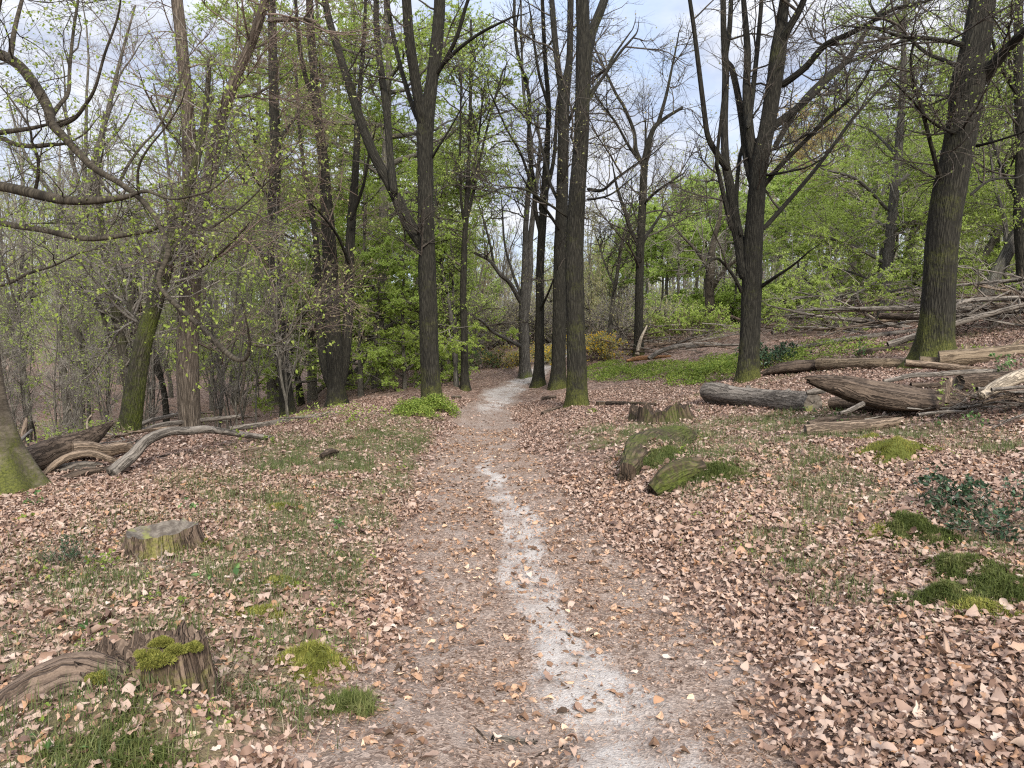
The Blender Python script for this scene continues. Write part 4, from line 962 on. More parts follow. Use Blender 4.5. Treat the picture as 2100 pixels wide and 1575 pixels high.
def log(name, label, pts, mat='dead_wood', cat='log', lie=True, ends=(None, None), cut=(False, False), n=16, rough=.09, moss=0.0, group=None, stubs=(), seed=0, lift=0.0, cutmat='cut_face', jag=(0, 0), dent=.0):
    """fallen wood drawn along pixels; lie: every point rests on the ground, else only the ends give the distance"""
    rng = np.random.default_rng(seed + 500)
    def dep(p): return float(hit(p[0], p[1] + p[2] * .45)[1])
    if lie: ds = [dep(p) for p in pts]
    else:
        a = ends[0] or dep(pts[0]); b = ends[1] or dep(pts[-1]); L = np.concatenate([[0], np.cumsum([abs(pts[i + 1][0] - pts[i][0]) + 1 for i in range(len(pts) - 1)])]); ds = a + (b - a) * L / L[-1]
    if len(ds) > 2 and lie: ds = np.convolve(np.concatenate([[ds[0]], ds, [ds[-1]]]), [.25, .5, .25], 'valid')
    P = np.array([pix(p[0], p[1], e) for p, e in zip(pts, ds)]); R = np.array([p[2] * .5 * e / F for p, e in zip(pts, ds)]); P[:, 2] += lift
    base = P.mean(0)
    V, Q, b, mo, P2, R2 = trunk_mesh('body', P - base, R, None, n, 0, 5, rough, moss, 0, seed)
    V = V.reshape(-1, n, 3)
    for e, jg in enumerate(jag):
        if jg:
            ax = nrm(P2[0] - P2[1]) if e == 0 else nrm(P2[-1] - P2[-2]); k = 0 if e == 0 else -1
            V[k] += ax * (np.abs(rng.normal(size=(n, 1))) * jg); V[k] = V[k] * .55 + V[k].mean(0) * .45
    B = Bag(); B.add(V.reshape(-1, 3), Q, b, mo)
    o = link(name, B.mesh(name, MATS[mat]), None, base); tag(o, label, cat, group)
    for e, ct in enumerate(cut):
        k = 0 if e == 0 else -1; ax = nrm(P2[1] - P2[0]) if e == 0 else nrm(P2[-2] - P2[-1])
        if ct: link('cut_end', cap_mesh(V[k], MATS[cutmat], ax, dent, seed), o)
        else: link('broken_end', cap_mesh(V[k], MATS[mat], ax, -R2[k] * .25, seed), o)
    for st in stubs:   # (where 0..1, px dx, px dy, w0, w1)
        i = int(st[0] * (len(P2) - 1)); d_ = P2[i][1] + base[1]; s = d_ / F
        q0 = P2[i]; q1 = P2[i] + np.array([st[1] * s, rng.uniform(-.1, .1), -st[2] * s])
        Vs, Qs, bs, ms, p3, r3 = trunk_mesh('stub', np.array([q0, (q0 + q1) / 2 + rng.normal(size=3) * .01, q1]), np.array([st[3], (st[3] + st[4]) / 2, st[4]]) * .5 * s, None, 10, 0, 5, .08, moss, 0, seed + 3)
        Bs = Bag(); Bs.add(Vs, Qs, bs, ms); link('branch_stub', Bs.mesh('branch_stub', MATS[mat]), o)
    return o

# the pile at the left
log('fallen_log', 'thick dark broken log resting against the mossy beech foot, splitting upward', [(40, 958, 62), (75, 945, 62), (110, 930, 58), (150, 915, 48), (185, 898, 36), (212, 880, 20), (224, 872, 9)], 'dead_wood_dark', lie=False, ends=(8.3, 9.6), rough=.13, seed=1, jag=(0, .1))
log('fallen_log', 'short bark flaking log with orange rotten underside, prong of the thick dark log', [(150, 922, 40), (185, 920, 34), (215, 925, 30), (245, 918, 28), (272, 918, 18), (282, 918, 8)], 'dead_wood', lie=False, ends=(8.9, 9.3), rough=.12, seed=2, jag=(0, .05))
log('fallen_branch', 'grey twisted branch arched over the ground on the left, charred at its lower end', [(228, 970, 22), (250, 953, 24), (275, 932, 23), (295, 908, 22), (320, 893, 21), (350, 884, 20), (385, 884, 18), (420, 881, 17), (455, 885, 15), (500, 892, 13), (545, 897, 11), (562, 898, 8)], 'dead_wood_grey', 'branch', lie=False, ends=(None, None), rough=.12, seed=3)
log('fallen_log', 'long straight pale log lying beneath the arched grey branch', [(200, 932, 15), (280, 924, 17), (350, 918, 17), (430, 908, 16), (500, 898, 15), (570, 886, 13), (650, 868, 9), (712, 846, 6)], 'dead_wood_tan', lie=False, ends=(None, None), rough=.06, seed=4, cut=(True, False))
log('fallen_branch', 'small brown branch bowed in front of the thick dark log', [(92, 972, 10), (110, 955, 14), (135, 940, 16), (160, 932, 17), (185, 930, 15), (210, 936, 14), (235, 946, 12), (252, 955, 8)], 'dead_wood', 'branch', lie=False, ends=(None, None), rough=.1, seed=5)
log('fallen_branch', 'thin pole propped level behind the arched branch', [(278, 888, 11), (330, 872, 11), (372, 866, 10), (430, 860, 9), (492, 854, 7)], 'dead_wood_grey', 'branch', lie=False, ends=(12.3, 13.5), seed=6)
log('fallen_branch', 'short peeled stick lying on leaves right below the mossy beech foot', [(98, 1020, 10), (125, 1010, 11), (150, 1001, 10), (178, 992, 8)], 'dead_wood_tan', 'branch', seed=7, rough=.1)
log('fallen_branch', 'slim grey stick half sunk in leaves below the log pile', [(165, 1015, 8), (190, 1008, 8), (225, 997, 6), (255, 984, 4)], 'dead_wood_grey', 'branch', seed=8)
log('fallen_log', 'flat whitish slab of wood under the bowed brown branch', [(95, 968, 14), (130, 962, 18), (165, 955, 16), (210, 955, 10)], 'dead_wood_grey', lie=False, ends=(None, None), rough=.2, seed=9)
log('fallen_branch', 'dark rotten branch tucked low under the log pile', [(120, 985, 8), (150, 975, 14), (180, 968, 16), (220, 962, 12), (262, 955, 8)], 'dead_wood_dark', 'branch', lie=False, ends=(None, None), rough=.15, seed=10)
log('fallen_branch', 'white curved antler like twig standing up behind the dark log', [(180, 888, 4), (178, 872, 5), (180, 860, 4), (189, 850, 3)], 'stripped_wood', 'branch', lie=False, ends=(9.9, 9.9), n=8, rough=.03, seed=11)
log('fallen_branch', 'brown snag sticking up beside the mossy beech trunk', [(42, 930, 12), (46, 900, 11), (52, 870, 9), (54, 857, 4)], 'dead_wood', 'branch', lie=False, ends=(9.5, 9.7), n=8, seed=12)
log('fallen_branch', 'pale leaning stick next to the brown snag by the beech', [(30, 915, 9), (48, 898, 8), (66, 882, 6)], 'dead_wood_grey', 'branch', lie=False, ends=(9.0, 9.3), n=8, seed=13)
log('fallen_branch', 'long low branch lying along the crest behind the pale log', [(470, 880, 10), (540, 870, 10), (600, 860, 9), (660, 850, 7), (705, 842, 4)], 'dead_wood_grey', 'branch', lie=False, ends=(14.0, 15.5), seed=14)
log('fallen_branch', 'crooked grey bough behind the thin pole at the crest', [(285, 872, 8), (310, 862, 9), (340, 855, 8), (380, 846, 7), (400, 838, 4)], 'dead_wood_grey', 'branch', lie=False, ends=(13.5, 14.5), seed=15)
log('rotten_log', 'small knobbly rotten chunk alone on the leaves left of the path', [(660, 941, 14), (672, 934, 18), (684, 932, 16), (693, 932, 9)], 'dead_wood_dark', 'log', seed=16, rough=.25, lift=.02)
log('fallen_branch', 'thin stick lying flat in the leaves before the pale log', [(325, 938, 5), (360, 932, 6), (410, 930, 5)], 'dead_wood_dark', 'branch', seed=17)
log('fallen_branch', 'long half buried brown branch on the leaves left of the path', [(475, 928, 7), (500, 925, 9), (540, 918, 7)], 'dead_wood', 'branch', seed=18)

# logs on the right
log('fallen_log', 'short thick grey log with furrowed bark, flared left end and sawn right end', [(1453, 806, 44), (1475, 808, 46), (1510, 814, 38), (1560, 818, 37), (1610, 822, 38), (1655, 825, 40), (1668, 828, 38)], 'dead_wood_grey', rough=.09, cut=(True, True), stubs=[(.40, 4, -24, 13, 9), (.70, 24, -20, 14, 11)], seed=21, n=22)
log('fallen_log', 'dark weathered trunk with a broken upturned tip among the right logs', [(1668, 780, 20), (1690, 784, 27), (1725, 792, 40), (1770, 804, 50), (1820, 814, 54), (1880, 822, 50), (1935, 826, 44), (1975, 828, 38)], 'dead_wood_dark', lie=False, ends=(9.3, 9.0), rough=.2, seed=22, n=26, jag=(.07, 0))
log('fallen_log', 'dark cracked log lying beneath the upturned broken trunk', [(1705, 828, 28), (1750, 830, 32), (1800, 834, 32), (1860, 838, 28)], 'dead_wood_dark', rough=.12, seed=23, cut=(True, False))
log('fallen_log', 'lower of two parallel logs at the edge of the right bank, bark peeled', [(1652, 884, 24), (1700, 880, 28), (1750, 876, 26), (1800, 870, 22), (1850, 862, 14)], 'dead_wood', rough=.08, seed=24, cut=(True, False))
log('fallen_log', 'upper of two parallel logs at the edge of the right bank', [(1658, 872, 16), (1690, 866, 20), (1740, 864, 20), (1800, 860, 16), (1840, 858, 10)], 'dead_wood_dark', lie=False, ends=(9.1, 9.3), seed=25, cut=(True, False))
log('rotten_log', 'crumbling brown rotten log end beside the many stemmed oak', [(1572, 764, 12), (1600, 756, 24), (1640, 752, 30), (1670, 750, 26), (1684, 748, 18)], 'dead_wood_dark', rough=.22, seed=26, jag=(.15, 0))
log('fallen_log', 'straight tan log continuing right from the crumbling rotten one', [(1680, 746, 24), (1740, 747, 25), (1800, 746, 23), (1860, 744, 19), (1890, 742, 16)], 'dead_wood_tan', rough=.06, seed=27, cut=(True, False))
log('fallen_log', 'tan log with sawn left face and pointed knot, before the stout leaning oak', [(1926, 738, 36), (1980, 734, 38), (2040, 728, 36), (2100, 722, 36), (2160, 716, 34)], 'dead_wood_tan', lie=False, ends=(11.2, 10.6), rough=.08, cut=(True, False), stubs=[(.25, 14, -26, 18, 9), (.62, 34, -30, 16, 5)], seed=28, n=22)
log('fallen_log', 'short tan log piece wedged against the sawn face of the heavy log', [(1886, 741, 22), (1905, 742, 22), (1924, 742, 20)], 'dead_wood_tan', lie=False, ends=(11.4, 11.3), rough=.05, cut=(True, False), seed=29)
log('fallen_branch', 'smooth brown pole sloping right below the heavy tan log', [(1856, 744, 15), (1900, 748, 15), (1960, 754, 14), (2010, 759, 12), (2055, 763, 9)], 'dead_wood', 'branch', lie=False, ends=(10.4, 10.0), cut=(True, False), seed=30)
log('fallen_branch', 'wavy grey pole lying under the smooth brown pole', [(1812, 782, 9), (1840, 777, 10), (1870, 770, 11), (1920, 768, 11), (1970, 764, 11), (2055, 760, 8)], 'dead_wood_grey', 'branch', lie=False, ends=(9.8, 9.8), seed=31)
log('fallen_log', 'stripped whitish log slanting down at the right edge', [(2012, 812, 18), (2035, 798, 24), (2060, 785, 28), (2085, 774, 30), (2115, 764, 28)], 'stripped_wood', lie=False, ends=(8.2, 8.6), rough=.05, seed=32)
log('fallen_log', 'dark sawn log with its hollow round end facing left', [(1966, 785, 30), (2000, 783, 30), (2050, 778, 28), (2110, 770, 26)], 'dead_wood_dark', lie=False, ends=(9.2, 9.6), cut=(True, False), dent=.1, seed=33)
log('fallen_branch', 'dark level pole between the dark trunk and the sawn hollow log', [(1868, 790, 10), (1920, 790, 11), (1965, 788, 10)], 'dead_wood_dark', 'branch', lie=False, ends=(9.4, 9.4), seed=34)
log('fallen_branch', 'upright pale broken stub standing behind the brush heap', [(1942, 826, 13), (1943, 806, 11), (1946, 788, 12), (1950, 778, 9)], 'dead_wood', 'branch', lie=False, ends=(8.7, 8.8), seed=35, n=10)
log('fallen_log', 'long silvery trunk lying low across the far right slope', [(1602, 716, 9), (1660, 710, 11), (1720, 700, 13), (1790, 690, 13), (1840, 683, 11), (1880, 678, 9)], 'dead_wood_grey', rough=.04, seed=36)
log('fallen_log', 'dark bough rising right over the far slope behind the stout oak', [(1820, 680, 8), (1890, 672, 11), (1960, 662, 12), (2010, 652, 12), (2050, 645, 11), (2100, 648, 9)], 'dead_wood_dark', lie=False, ends=(22.0, 21.0), rough=.06, seed=37)
log('fallen_log', 'low brown log half sunk behind the tan logs', [(1760, 724, 12), (1820, 718, 14), (1890, 708, 12)], 'dead_wood_dark', rough=.08, seed=38)
log('fallen_log', 'long brown log lying in leaves right of the stout oak', [(1955, 722, 10), (2020, 716, 13), (2100, 712, 13)], 'dead_wood', lie=False, ends=(14, 14), rough=.08, seed=39)
log('fallen_log', 'mossy half rotten log lying right of the straight path oak', [(1246, 828, 12), (1270, 829, 13), (1310, 830, 11), (1345, 831, 9)], 'rotten_moss_wood', moss=.1, seed=40, cut=(True, False))
log('fallen_log', 'short dark log lying just left of the straight path oak', [(1112, 818, 9), (1128, 816, 10), (1140, 815, 8)], 'dead_wood_dark', 'log', seed=41)
log('fallen_branch', 'dark stub of branch on the verge before the straight path oak', [(1112, 848, 9), (1130, 842, 10), (1146, 836, 7)], 'dead_wood_dark', 'branch', seed=42)
log('fallen_log', 'bark slab lying between the grey sawn log and the broken trunk', [(1655, 806, 8), (1680, 802, 12), (1705, 797, 8)], 'dead_wood_grey', lie=False, ends=(9.9, 9.8), rough=.3, seed=43)
log('fallen_branch', 'broken stick bridging gap under the upturned broken trunk', [(1722, 848, 7), (1745, 840, 10), (1770, 828, 12)], 'dead_wood_grey', 'branch', lie=False, ends=(8.9, 9.0), seed=44)
log('fallen_branch', 'pale forked dead snag leaning on the slender bare tree', [(1306, 728, 10), (1311, 705, 8), (1316, 690, 6), (1327, 668, 3)], 'stripped_wood', 'branch', lie=False, ends=(24.5, 25.2), n=8, seed=45)
log('fallen_branch', 'orange brown torn trunk lying in the brash heap', [(1285, 740, 6), (1310, 735, 10), (1340, 733, 9), (1375, 730, 5)], 'orange_wood', 'branch', lie=False, ends=(22.5, 22.5), rough=.15, seed=46)
log('fallen_branch', 'long bleached bough arching through the brash heap', [(1330, 735, 8), (1360, 718, 9), (1400, 708, 8), (1450, 704, 6), (1480, 706, 4)], 'dead_wood_grey', 'branch', lie=False, ends=(22.0, 22.5), seed=47)
# sticks on the path
log('stick', 'thick grey stick lying across the path nearest the viewer', [(1013, 1512, 8), (1030, 1513, 11), (1065, 1518, 11), (1096, 1523, 7)], 'dead_wood_grey', 'stick', seed=51, n=10)
log('stick', 'thin dark twig slanting on the path left of the grey stick', [(935, 1462, 3), (960, 1482, 4), (985, 1503, 5), (1009, 1530, 4)], 'dead_wood_dark', 'stick', seed=52, n=8)
log('stick', 'short brown stick on the sandy strip of the path', [(1216, 1302, 4), (1228, 1314, 7), (1244, 1327, 6)], 'dead_wood', 'stick', seed=53, n=8)
log('stick', 'stubby chip of wood on the sand above the brown stick', [(1155, 1294, 5), (1168, 1304, 6)], 'dead_wood_tan', 'stick', seed=54, n=8)
log('stick', 'curved twig at the bottom left by the leaf pile', [(560, 1440, 3), (620, 1432, 4), (690, 1436, 3)], 'dead_wood_grey', 'stick', seed=55, n=8)
log('stick', 'upright small twig in the leaves right of the path', [(1440, 1385, 3), (1443, 1352, 4), (1446, 1345, 2)], 'dead_wood', 'stick', seed=56, n=8)
log('stick', 'slim twig at the bottom of the path beside the sand', [(1090, 1558, 3), (1120, 1540, 4), (1150, 1530, 3)], 'dead_wood_dark', 'stick', seed=57, n=8)

# ------------------------------------------------------------------ the tangle of dead branches: a few kinds, copied
def dead_branch(seed, L, r, mat, nside=6):
    rng = np.random.default_rng(seed + 900)
    P = np.array([[-L / 2, 0, r], [-L / 5, rng.normal() * L * .05, r + L * .03], [L / 6, rng.normal() * L * .06, r + L * .05], [L / 2, rng.normal() * L * .1, r + L * .10 * rng.uniform(.2, 1.2)]])
    R = r * np.array([1, .85, .6, .2])
    V, Q, b, mo, P2, R2 = trunk_mesh('x', P, R, None, 8, 0, 5, .06, 0, 0, seed)
    B = Bag(); B.add(V, Q, b, mo); SP, SR = resample(P2, R2, 12)
    A, Ar = sprout(SP[None], SR[None], nside, (.2, 1), .8, L * .35, 6, .05, .15, r * .45, rng, .3)
    A2, A2r = sprout(A, Ar, nside * 3, (.2, 1), .8, L * .15, 4, .03, .18, r * .2, rng, .3)
    B.tube(A, Ar, 5); B.tube(A2, A2r, 3)
    return B.mesh('dead_branch', MATS[mat])
DB = [dead_branch(i, L, r, m, k) for i, (L, r, m, k) in enumerate([(3.6, .06, 'dead_wood_grey', 7), (2.6, .04, 'dead_wood_grey', 9), (4.5, .09, 'dead_wood_grey', 5), (3.0, .05, 'dead_wood', 8), (2.2, .03, 'twig_grey', 12), (3.8, .07, 'dead_wood_dark', 6), (1.8, .025, 'twig_brown', 12)])]
rd = np.random.default_rng(12)
def tangle(n, x0, x1, y0, y1, label, group, sc=1.0, kinds=range(7), turn=.5, hgt=.3):
    for i in range(n):
        p = hit(rd.uniform(x0, x1), rd.uniform(y0, y1), 45)
        o = link('dead_branch', DB[rd.choice(list(kinds))], None, p + np.array([0, 0, abs(rd.normal()) * hgt]))
        o.rotation_euler = (rd.normal() * .2, rd.normal() * .13 + .02, rd.normal() * turn + (math.pi if rd.uniform() < .5 else 0))
        o.scale = (sc * rd.uniform(.6, 1.25),) * 3
        tag(o, label, 'branch', group)
tangle(70, 1590, 2180, 628, 690, 'bleached grey dead branch in the tangle across the far right slope', 'dead branches across the far right slope', .95)
tangle(26, 1560, 1800, 655, 700, 'dead branch in the heap behind the long silvery trunk', 'dead branches behind the silvery trunk', .8)
tangle(40, 1265, 1500, 694, 738, 'dead branch in the brash heap at the slender bare tree', 'dead branches of the brash heap', .62)
tangle(14, 20, 300, 870, 930, 'dead branch lying behind the dark log in the left hollow', 'dead branches behind the left log pile', .5, (0, 1, 3, 4, 6), hgt=.12)
tangle(14, 300, 640, 845, 872, 'dead branch strewn along the crest behind the long pale log', 'dead branches along the left crest', .5, (0, 1, 3, 4, 6), hgt=.1)
tangle(34, 1890, 2170, 815, 862, 'thin dead branch in the brush heap below the stripped log', 'dead branches of the near brush heap', .34, (0, 1, 3, 4, 6), .35, .10)
tangle(8, 1760, 1940, 830, 870, 'thin twiggy dead branch before the dark weathered trunk', 'twiggy branches before the dark trunk', .26, (4, 6), .6, .05)
tangle(8, 930, 1075, 715, 762, 'dead branch on the bank where the path bends', 'dead branches on the bank at the bend', .45, hgt=.1)

# ------------------------------------------------------------------ stumps
def stump(name, label, px, py, wpx, hm, mat, seed, tilt=(0, 0), flare=.35, jag=0.0, cutmat='cut_face', n=28, moss=(0, .5), lobes=5, squash=1.0, cap=True):
    p = hit(px, py); r = wpx * .5 * p[1] / F; rng = np.random.default_rng(seed)
    P = np.array([[0, 0, -.06], [0, 0, hm * .35], [0, 0, hm * .7], [0, 0, hm]]); R = np.array([1.12, 1.04, 1.0, .97]) * r
    V, Q, b, mo, P2, R2 = trunk_mesh('s', P, R, None, n, flare, lobes, .06, moss[0], moss[1], seed)
    V = V.reshape(-1, n, 3); K = len(V)
    f = np.linspace(0, 1, K)[:, None]
    V[..., 2] += f * (tilt[0] * V[..., 0] + tilt[1] * V[..., 1]); V[..., 1] *= squash
    if jag: V[-3:, :, 2] += np.linspace(.3, 1, 3)[:, None] * (np.abs(rng.normal(size=n)) * jag)[None]
    B = Bag(); B.add(V.reshape(-1, 3), Q, b, mo)
    o = empty(name, p, label, 'stump'); link('body', B.mesh('body', MATS[mat]), o)
    if cap:
        link('cut_top', cap_mesh(V[-1], MATS[cutmat], np.array([0, 0, -1.0]), .02 if not jag else .14, seed), o)
    return o, p, r
s1, p1_, r1_ = stump('tree_stump', 'small sawn stump with a flat grey top in the leaves left of the path', 330, 1132, 124, .155, 'stump_wood', 61, (.05, .03), .38, jag=.012, n=36, moss=(.1, .5))
s2, p2_, r2_ = stump('tree_stump', 'broad old stump in the near left corner with yellow moss and a long root', 285, 1402, 285, .12, 'stump_wood', 62, (.20, .10), .14, jag=.03, cutmat='stump_wood', lobes=6, squash=.45, n=56, moss=(.1, .3))
def limb_of(root, p, pts, rs, seed, rough=.16, nm='root'):
    V, Q, b, mo, _, _ = trunk_mesh(nm, np.array(pts) - p, np.array(rs), None, 26, 0, 5, rough, .25, 0, seed)
    B = Bag(); B.add(V, Q, b, mo); link(nm, B.mesh(nm, MATS['stump_wood']), root)
d2 = p2_[1]
limb_of(s2, p2_, [pix(250, 1405, d2 - .01), pix(180, 1398, d2 - .03), pix(120, 1410, d2 - .07), pix(65, 1438, d2 - .12), pix(5, 1480, d2 - .20), pix(-70, 1550, d2 - .34), pix(-150, 1640, d2 - .5)], [.06, .10, .11, .10, .095, .095, .07], 63, .24)
limb_of(s2, p2_, [pix(170, 1395, d2 + .05), pix(110, 1400, d2 + .07), pix(50, 1412, d2 + .06), pix(-10, 1440, d2 + .05), pix(-80, 1480, d2)], [.05, .06, .055, .055, .04], 64)
def pad(parent, p, off, r, seed, mat='moss_tuft', nt=1600):
    rng = np.random.default_rng(seed); v = nrm(rng.normal(size=(nt, 3))); v[:, 2] = np.abs(v[:, 2])
    ph = np.arctan2(v[:, 1], v[:, 0]); rr = r * (1 + .3 * np.sin(3 * ph + seed) + .2 * np.sin(5 * ph))
    pos = np.array(off) + v * np.stack([rr, rr * .8, rr * .35], -1) * rng.uniform(.7, 1, nt)[:, None]
    V, Q = leaf_quads(pos, nrm(v + rng.normal(size=(nt, 3)) * .6), nrm(rng.normal(size=(nt, 3))), np.full(nt, .017), np.full(nt, .004))
    link('moss_pad', leaf_mesh('moss_pad', V, Q, MATS[mat], rng), parent)
for (qx, qy, qd, qr), sd in zip([(318, 1352, -.15, .075), (330, 1312, .06, .05), (395, 1322, -.05, .045), (200, 1385, -.13, .05), (20, 1412, .02, .055), (300, 1338, -.12, .05), (-5, 1425, .02, .05), (360, 1328, -.09, .05)], range(1, 9)):
    pad(s2, p2_, pix(qx, qy, p2_[1] + qd) - p2_ - np.array([0, 0, .015]), qr * .72, sd, nt=1800)
pad(s1, p1_, (.14, -.1, .05), .05, 11); pad(s1, p1_, (.0, -.16, .03), .04, 12, 'dark_moss_tuft'); pad(s1, p1_, (-.17, -.06, .03), .04, 13)
pad(s1, p1_, (.14, -.1, .06), .05, 5); pad(s1, p1_, (.0, -.15, .05), .035, 6, 'dark_moss_tuft')

s3, p3_, _ = stump('tree_stump', 'hollow rotten stump with jagged mossy rim right of the path', 1352, 864, 84, .12, 'rotten_moss_wood', 64, (.15, -.1), .7, .12, 'rotten_moss_wood', moss=(.0, .4), n=32)
stump('tree_stump', 'little dark stump at the path side beyond the mossy footed tree', 936, 820, 20, .10, 'rotten_moss_wood', 65, flare=.2, moss=(0, .2))
stump('tree_stump', 'low dark stump just right of the straight oak beside the rotten log', 1232, 834, 20, .12, 'rotten_moss_wood', 66, flare=.2, moss=(0, .2))
log('rotten_log', 'thick moss covered rotten log on the right bank, bright green at its low end', [(1286, 968, 50), (1310, 946, 78), (1342, 922, 84), (1378, 900, 66), (1412, 886, 40)], 'rotten_moss_wood', 'log', lie=False, moss=.6, rough=.26, seed=67, n=30, lift=-.05)
log('rotten_log', 'second mossy rotten log just below the thick moss covered one', [(1338, 1000, 40), (1366, 980, 62), (1400, 962, 58), (1440, 948, 36)], 'rotten_moss_wood', 'log', lie=False, moss=.6, rough=.26, seed=68, n=30, lift=-.05)

# ------------------------------------------------------------------ moss cushions, small plants, bushes
def cushion(label, px, py, wpx, hm, seed, dark=False, nt=3400, ht=.026, asp=.72):
    """a low mound of short shoots with a ragged edge"""
    rng = np.random.default_rng(seed); p = hit(px, py); r = wpx * .5 * p[1] / F
    def rim(a): return 1 + .28 * np.sin(3 * a + seed) + .2 * np.sin(5 * a + 2 * seed) + .1 * np.sin(9 * a + 3 * seed)
    def top(x_, y_, q): return h(p[0] + x_, p[1] + y_) - p[2] + hm * (1 - q ** 1.5) * (.7 + .7 * vnoise(x_ + seed, y_, r * .35, seed)) - .014 * q
    k = 30; a = np.linspace(0, 2 * np.pi, k, endpoint=False); rr = np.linspace(.02, 1, 12)[:, None]
    x0 = rr * np.cos(a) * r * 1.1 * rim(a) * .9; y0 = rr * np.sin(a) * r * asp * rim(a) * .9
    V = np.stack([x0, y0, top(x0, y0, rr * np.ones(k))], -1).reshape(-1, 3); idx = np.arange(12 * k).reshape(12, k); j = (np.arange(k) + 1) % k
    Q = np.stack([idx[:-1], idx[:-1][:, j], idx[1:][:, j], idx[1:]], -1).reshape(-1, 4)
    m = 'dark_moss_tuft' if dark else 'moss_tuft'
    o = tag(link('moss_cushion', make_mesh('moss_cushion', V, Q, MATS[m], {'rnd': ('FACE', 'FLOAT', np.full(len(Q), .12))}), None, p), label, 'moss')
    q = np.sqrt(rng.uniform(0, 1.8, nt)); th = rng.uniform(0, 6.283, nt); x_ = q * np.cos(th) * r * 1.1 * rim(th); y_ = q * np.sin(th) * r * asp * rim(th)
    ok = (q < .85) | (vnoise(x_ + seed * 3, y_, r * .28, seed + 9) > .45 + .7 * (q - .85)); x_, y_, q = x_[ok], y_[ok], np.minimum(q[ok], 1); n = len(x_)
    Vb, _ = blades(p[0] + x_, p[1] + y_, ht, .0022, rng, .9); Qb = _
    dz = np.maximum(top(x_, y_, q), h(p[0] + x_, p[1] + y_) - p[2]) - (h(p[0] + x_, p[1] + y_) - p[2])
    Vb = Vb - p; Vb[:, 2] += np.repeat(dz, 6)
    t = vnoise(x_ + seed, y_, r * .35, seed + 4)
    link('tufts', make_mesh('tufts', Vb, Qb, MATS[m], {'rnd': ('FACE', 'FLOAT', np.repeat(np.clip(.7 * t + rng.uniform(0, .4, n), 0, 1), 2))}, smooth=False), o); return o
cushion('yellow green moss cushion on the right bank below the parallel logs', 1840, 930, 150, .09, 1, nt=6000)
cushion('small yellow moss patch at the end of the bank under the brush heap', 1790, 905, 80, .06, 2)
cushion('low moss hummock left of the holly bush', 1865, 1085, 120, .08, 3, True, 6000, .03)
cushion('dark moss hummock under the holly bush', 1930, 1110, 110, .06, 14, True, 5000, .03)
cushion('big dark moss and grass bank at the right edge', 2050, 1215, 220, .06, 4, True, 8000, .04)
cushion('dark ragged moss patch between holly and the big grass bank', 1960, 1165, 120, .06, 21, True, 5000, .035)
cushion('olive moss streak sloping down in front of the big grass bank', 2000, 1262, 150, .05, 22, False, 6000, .03)
cushion('moss scrap on the leaf bank left of the olive hummock', 1800, 1100, 90, .03, 23, False, 3000, .025)
cushion('dark moss tongue running down from the big hummock', 1935, 1235, 110, .08, 5, True, 5000, .035)
cushion('round grassy moss lump in the near left, right of the broad stump', 640, 1365, 130, .06, 6, False, 5000, .032)
cushion('small yellow moss mound left of the path beyond the sawn stump', 575, 1045, 75, .05, 7)
cushion('flat moss patch left of the path near the seedling', 580, 1195, 80, .03, 8, False, 2500, .02)
cushion('pale moss patch beside the sawn stump on its right', 425, 1120, 40, .04, 9)
cushion('mossy tuft on the near left ground between stump and path', 545, 1265, 95, .03, 10, False, 3000, .03)
cushion('dark mossy clump on the right bank above the path', 1470, 972, 140, .06, 11, True, 5000, .05)
cushion('dark moss mat over the thick rotten log of the right bank', 1350, 945, 120, .09, 31, True, 6000, .025)
cushion('dark moss mat over the second rotten log of the right bank', 1400, 985, 110, .08, 32, True, 5000, .025)
cushion('olive moss mat between the rotten logs and the hollow stump', 1405, 905, 80, .05, 33, False, 3000, .025)
cushion('low dark moss tuft in the leaf bank right of the path', 1845, 1240, 40, .04, 12, True, 1500, .03)
cushion('small dark tuft on the left verge by the path', 765, 888, 30, .06, 13, True, 1500, .03)
cushion('dark green grassy tuft at the bottom edge left of the path', 250, 1560, 230, .015, 15, True, 3800, .065)
cushion('dark grassy tuft beside the round moss lump by the path', 720, 1450, 90, .015, 16, True, 1800, .06)

def seedling(label, px, py, hm, nstem, nleaf, lsz, mat, seed, spread=.12, name='seedling', cat='plant', tw='twig_brown', up=.25):
    rng = np.random.default_rng(seed); p = hit(px, py)
    P = np.zeros((nstem, 5, 3)); D = nrm(np.column_stack([rng.normal(size=nstem) * spread * 3, rng.normal(size=nstem) * spread * 3, np.ones(nstem)]))
    P[:, 0, :2] = rng.normal(size=(nstem, 2)) * spread * .25; P[:, 0, 2] = -.02
    for k in range(1, 5):
        D = nrm(D + rng.normal(size=(nstem, 3)) * .15 + np.array([0, 0, up * .3])); P[:, k] = P[:, k - 1] + D * (hm * rng.uniform(.6, 1.15, nstem) / 4)[:, None]
    R = np.linspace(.003, .0012, 5)[None] * np.ones((nstem, 1))
    A, Ar = sprout(P, R, nstem * 4, (.3, 1), .8, hm * .4, 4, .1, .15, .0016, rng)
    g = Bag(); g.tube(P, R, 5); g.tube(A, Ar, 4)
    o = link(name, g.mesh(name, MATS[tw]), None, p); tag(o, label, cat)
    V, Q = leaves_on(np.concatenate([A]), nleaf, lsz, rng, .0, .65, (.3, 1.05))
    link('leaves', leaf_mesh('leaves', V, Q, MATS[mat], rng), o); return o
seedling('bright green bilberry sprig left of the small sawn stump', 195, 1178, .17, 9, 90, .028, 'bilberry_leaf', 1, .2)
seedling('dark heathery tuft left of the sawn stump', 135, 1160, .20, 40, 700, .016, 'holly_leaf', 2, .3, 'heather', tw='twig_brown')
